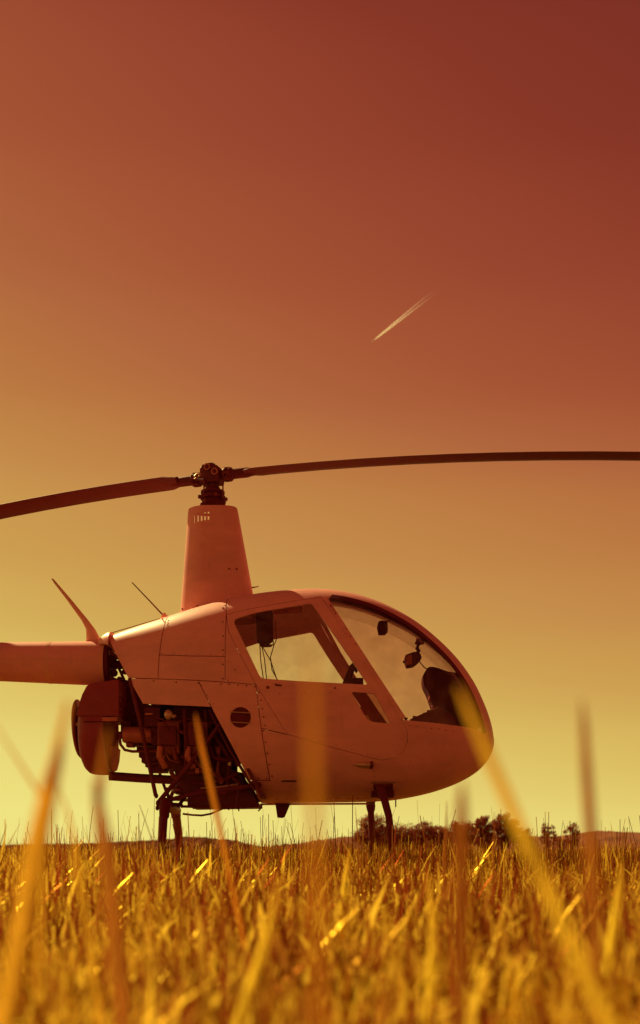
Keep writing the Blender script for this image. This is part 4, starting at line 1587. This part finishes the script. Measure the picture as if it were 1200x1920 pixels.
# ================================================================== distant airliner and its trail
CON = bpy.data.materials.new('ice_trail')
CON.use_nodes = True
ct = CON.node_tree
ct.nodes.clear()
cd = ct.nodes.new('ShaderNodeBsdfDiffuse')
cd.inputs[0].default_value = (.97, .95, .9, 1)
cl2 = ct.nodes.new('ShaderNodeBsdfTranslucent')
cl2.inputs[0].default_value = (.98, .97, .93, 1)
cmx = ct.nodes.new('ShaderNodeMixShader')
cmx.inputs[0].default_value = .9
ctr = ct.nodes.new('ShaderNodeBsdfTransparent')
cm2 = ct.nodes.new('ShaderNodeMixShader')
cat_ = ct.nodes.new('ShaderNodeAttribute')
cat_.attribute_name = 'tint'
cnz = ct.nodes.new('ShaderNodeTexNoise')
cnz.inputs['Scale'].default_value = .012
ctc = ct.nodes.new('ShaderNodeTexCoord')
ct.links.new(ctc.outputs['Object'], cnz.inputs['Vector'])
cmu = ct.nodes.new('ShaderNodeMath')
cmu.operation = 'MULTIPLY_ADD'
cmu.inputs[1].default_value = .0
cmu.inputs[2].default_value = 1.0
ct.links.new(cnz.outputs[0], cmu.inputs[0])
cm3 = ct.nodes.new('ShaderNodeMath')
cm3.operation = 'MULTIPLY'
cm3.use_clamp = True
ct.links.new(cmu.outputs[0], cm3.inputs[0])
ct.links.new(cat_.outputs['Fac'], cm3.inputs[1])
ct.links.new(cd.outputs[0], cmx.inputs[1])
ct.links.new(cl2.outputs[0], cmx.inputs[2])
ct.links.new(cm3.outputs[0], cm2.inputs[0])
ct.links.new(ctr.outputs[0], cm2.inputs[1])
ct.links.new(cmx.outputs[0], cm2.inputs[2])
cou = ct.nodes.new('ShaderNodeOutputMaterial')
ct.links.new(cm2.outputs[0], cou.inputs[0])

ALT = 9000.0


def at_alt(px, py):
    d = (ALT - CAM_Z) * F / (HY - py)
    return Vector(((px - 600) * d / F, d + CAM_Y, ALT))


h0, h1 = at_alt(702, 637), at_alt(830, 535)
fd = (h1 - h0).normalized()
sdv = fd.cross(Vector((0, 0, 1))).normalized()
trail = empty('contrail', h0)
tag(trail, 'short bright double vapour trail high in the sky', 'contrail')
for s in (-1, 1):
    pts, rs, al = [], [], []
    for k in range(25):
        q = k / 24
        pts.append(h0 + (h1 - h0) * q + sdv * s * (3 + 24 * min(1, q * 1.4)) + Vector((0, 0, s * (4 + 5 * q))))
        rs.append(3 + 7 * min(1, q * 8) - 5 * q)
        al.append(min(1, .3 + q * 14) * min(1, (max(0, 1 - q) * 1.35) ** 2.2))
    m = MB().tube(pts, rs, 8)
    o = m.build('vapour_line', CON, trail, 80)
    a = o.data.attributes.new('tint', 'FLOAT', 'POINT')
    P0 = np.array(h0)
    vals = []
    L = (h1 - h0).length
    for v in o.data.vertices:
        q = min(1, max(0, (v.co - h0).dot(fd) / L))
        vals.append(float(np.interp(q, np.linspace(0, 1, 25), al)))
    a.data.foreach_set('value', vals)
pl = h0 - fd * 60
plane = empty('airliner', pl)
tag(plane, 'tiny distant airliner at the head of the vapour trail', 'aeroplane')
AIR = pmat('airliner_skin', (.7, .55, .45), rough=.4, var=.05)
MB().lathe(pl - fd * 20, fd, [(0, .4), (3, 1.7), (8, 2.2), (28, 2.2), (38, .6)], 12).build('fuselage', AIR, plane)
for s in (-1, 1):
    m = MB()
    a, b = pl, pl + sdv * s * 18 + fd * 8
    m._ring_loft([[a - fd * 3, a + Vector((0, 0, .5)), a + fd * 4, a - Vector((0, 0, .5))], [b - fd * .8, b + Vector((0, 0, .15)), b + fd * 1, b - Vector((0, 0, .15))]])
    m.build('wing', AIR, plane)
    MB().lathe(pl + sdv * s * 6 - fd * 3 - Vector((0, 0, 1.5)), fd, [(0, .9), (4, .9), (5, .5)], 8).build('jet_engine', AIR, plane)
m = MB()
a, b = pl + fd * 14, pl + fd * 18 + Vector((0, 0, 7))
m._ring_loft([[a - fd * 3, a + sdv * .4, a + fd * 3, a - sdv * .4], [b - fd * 1, b + sdv * .2, b + fd * 1.4, b - sdv * .2]])
m.build('tail_fin', AIR, plane)
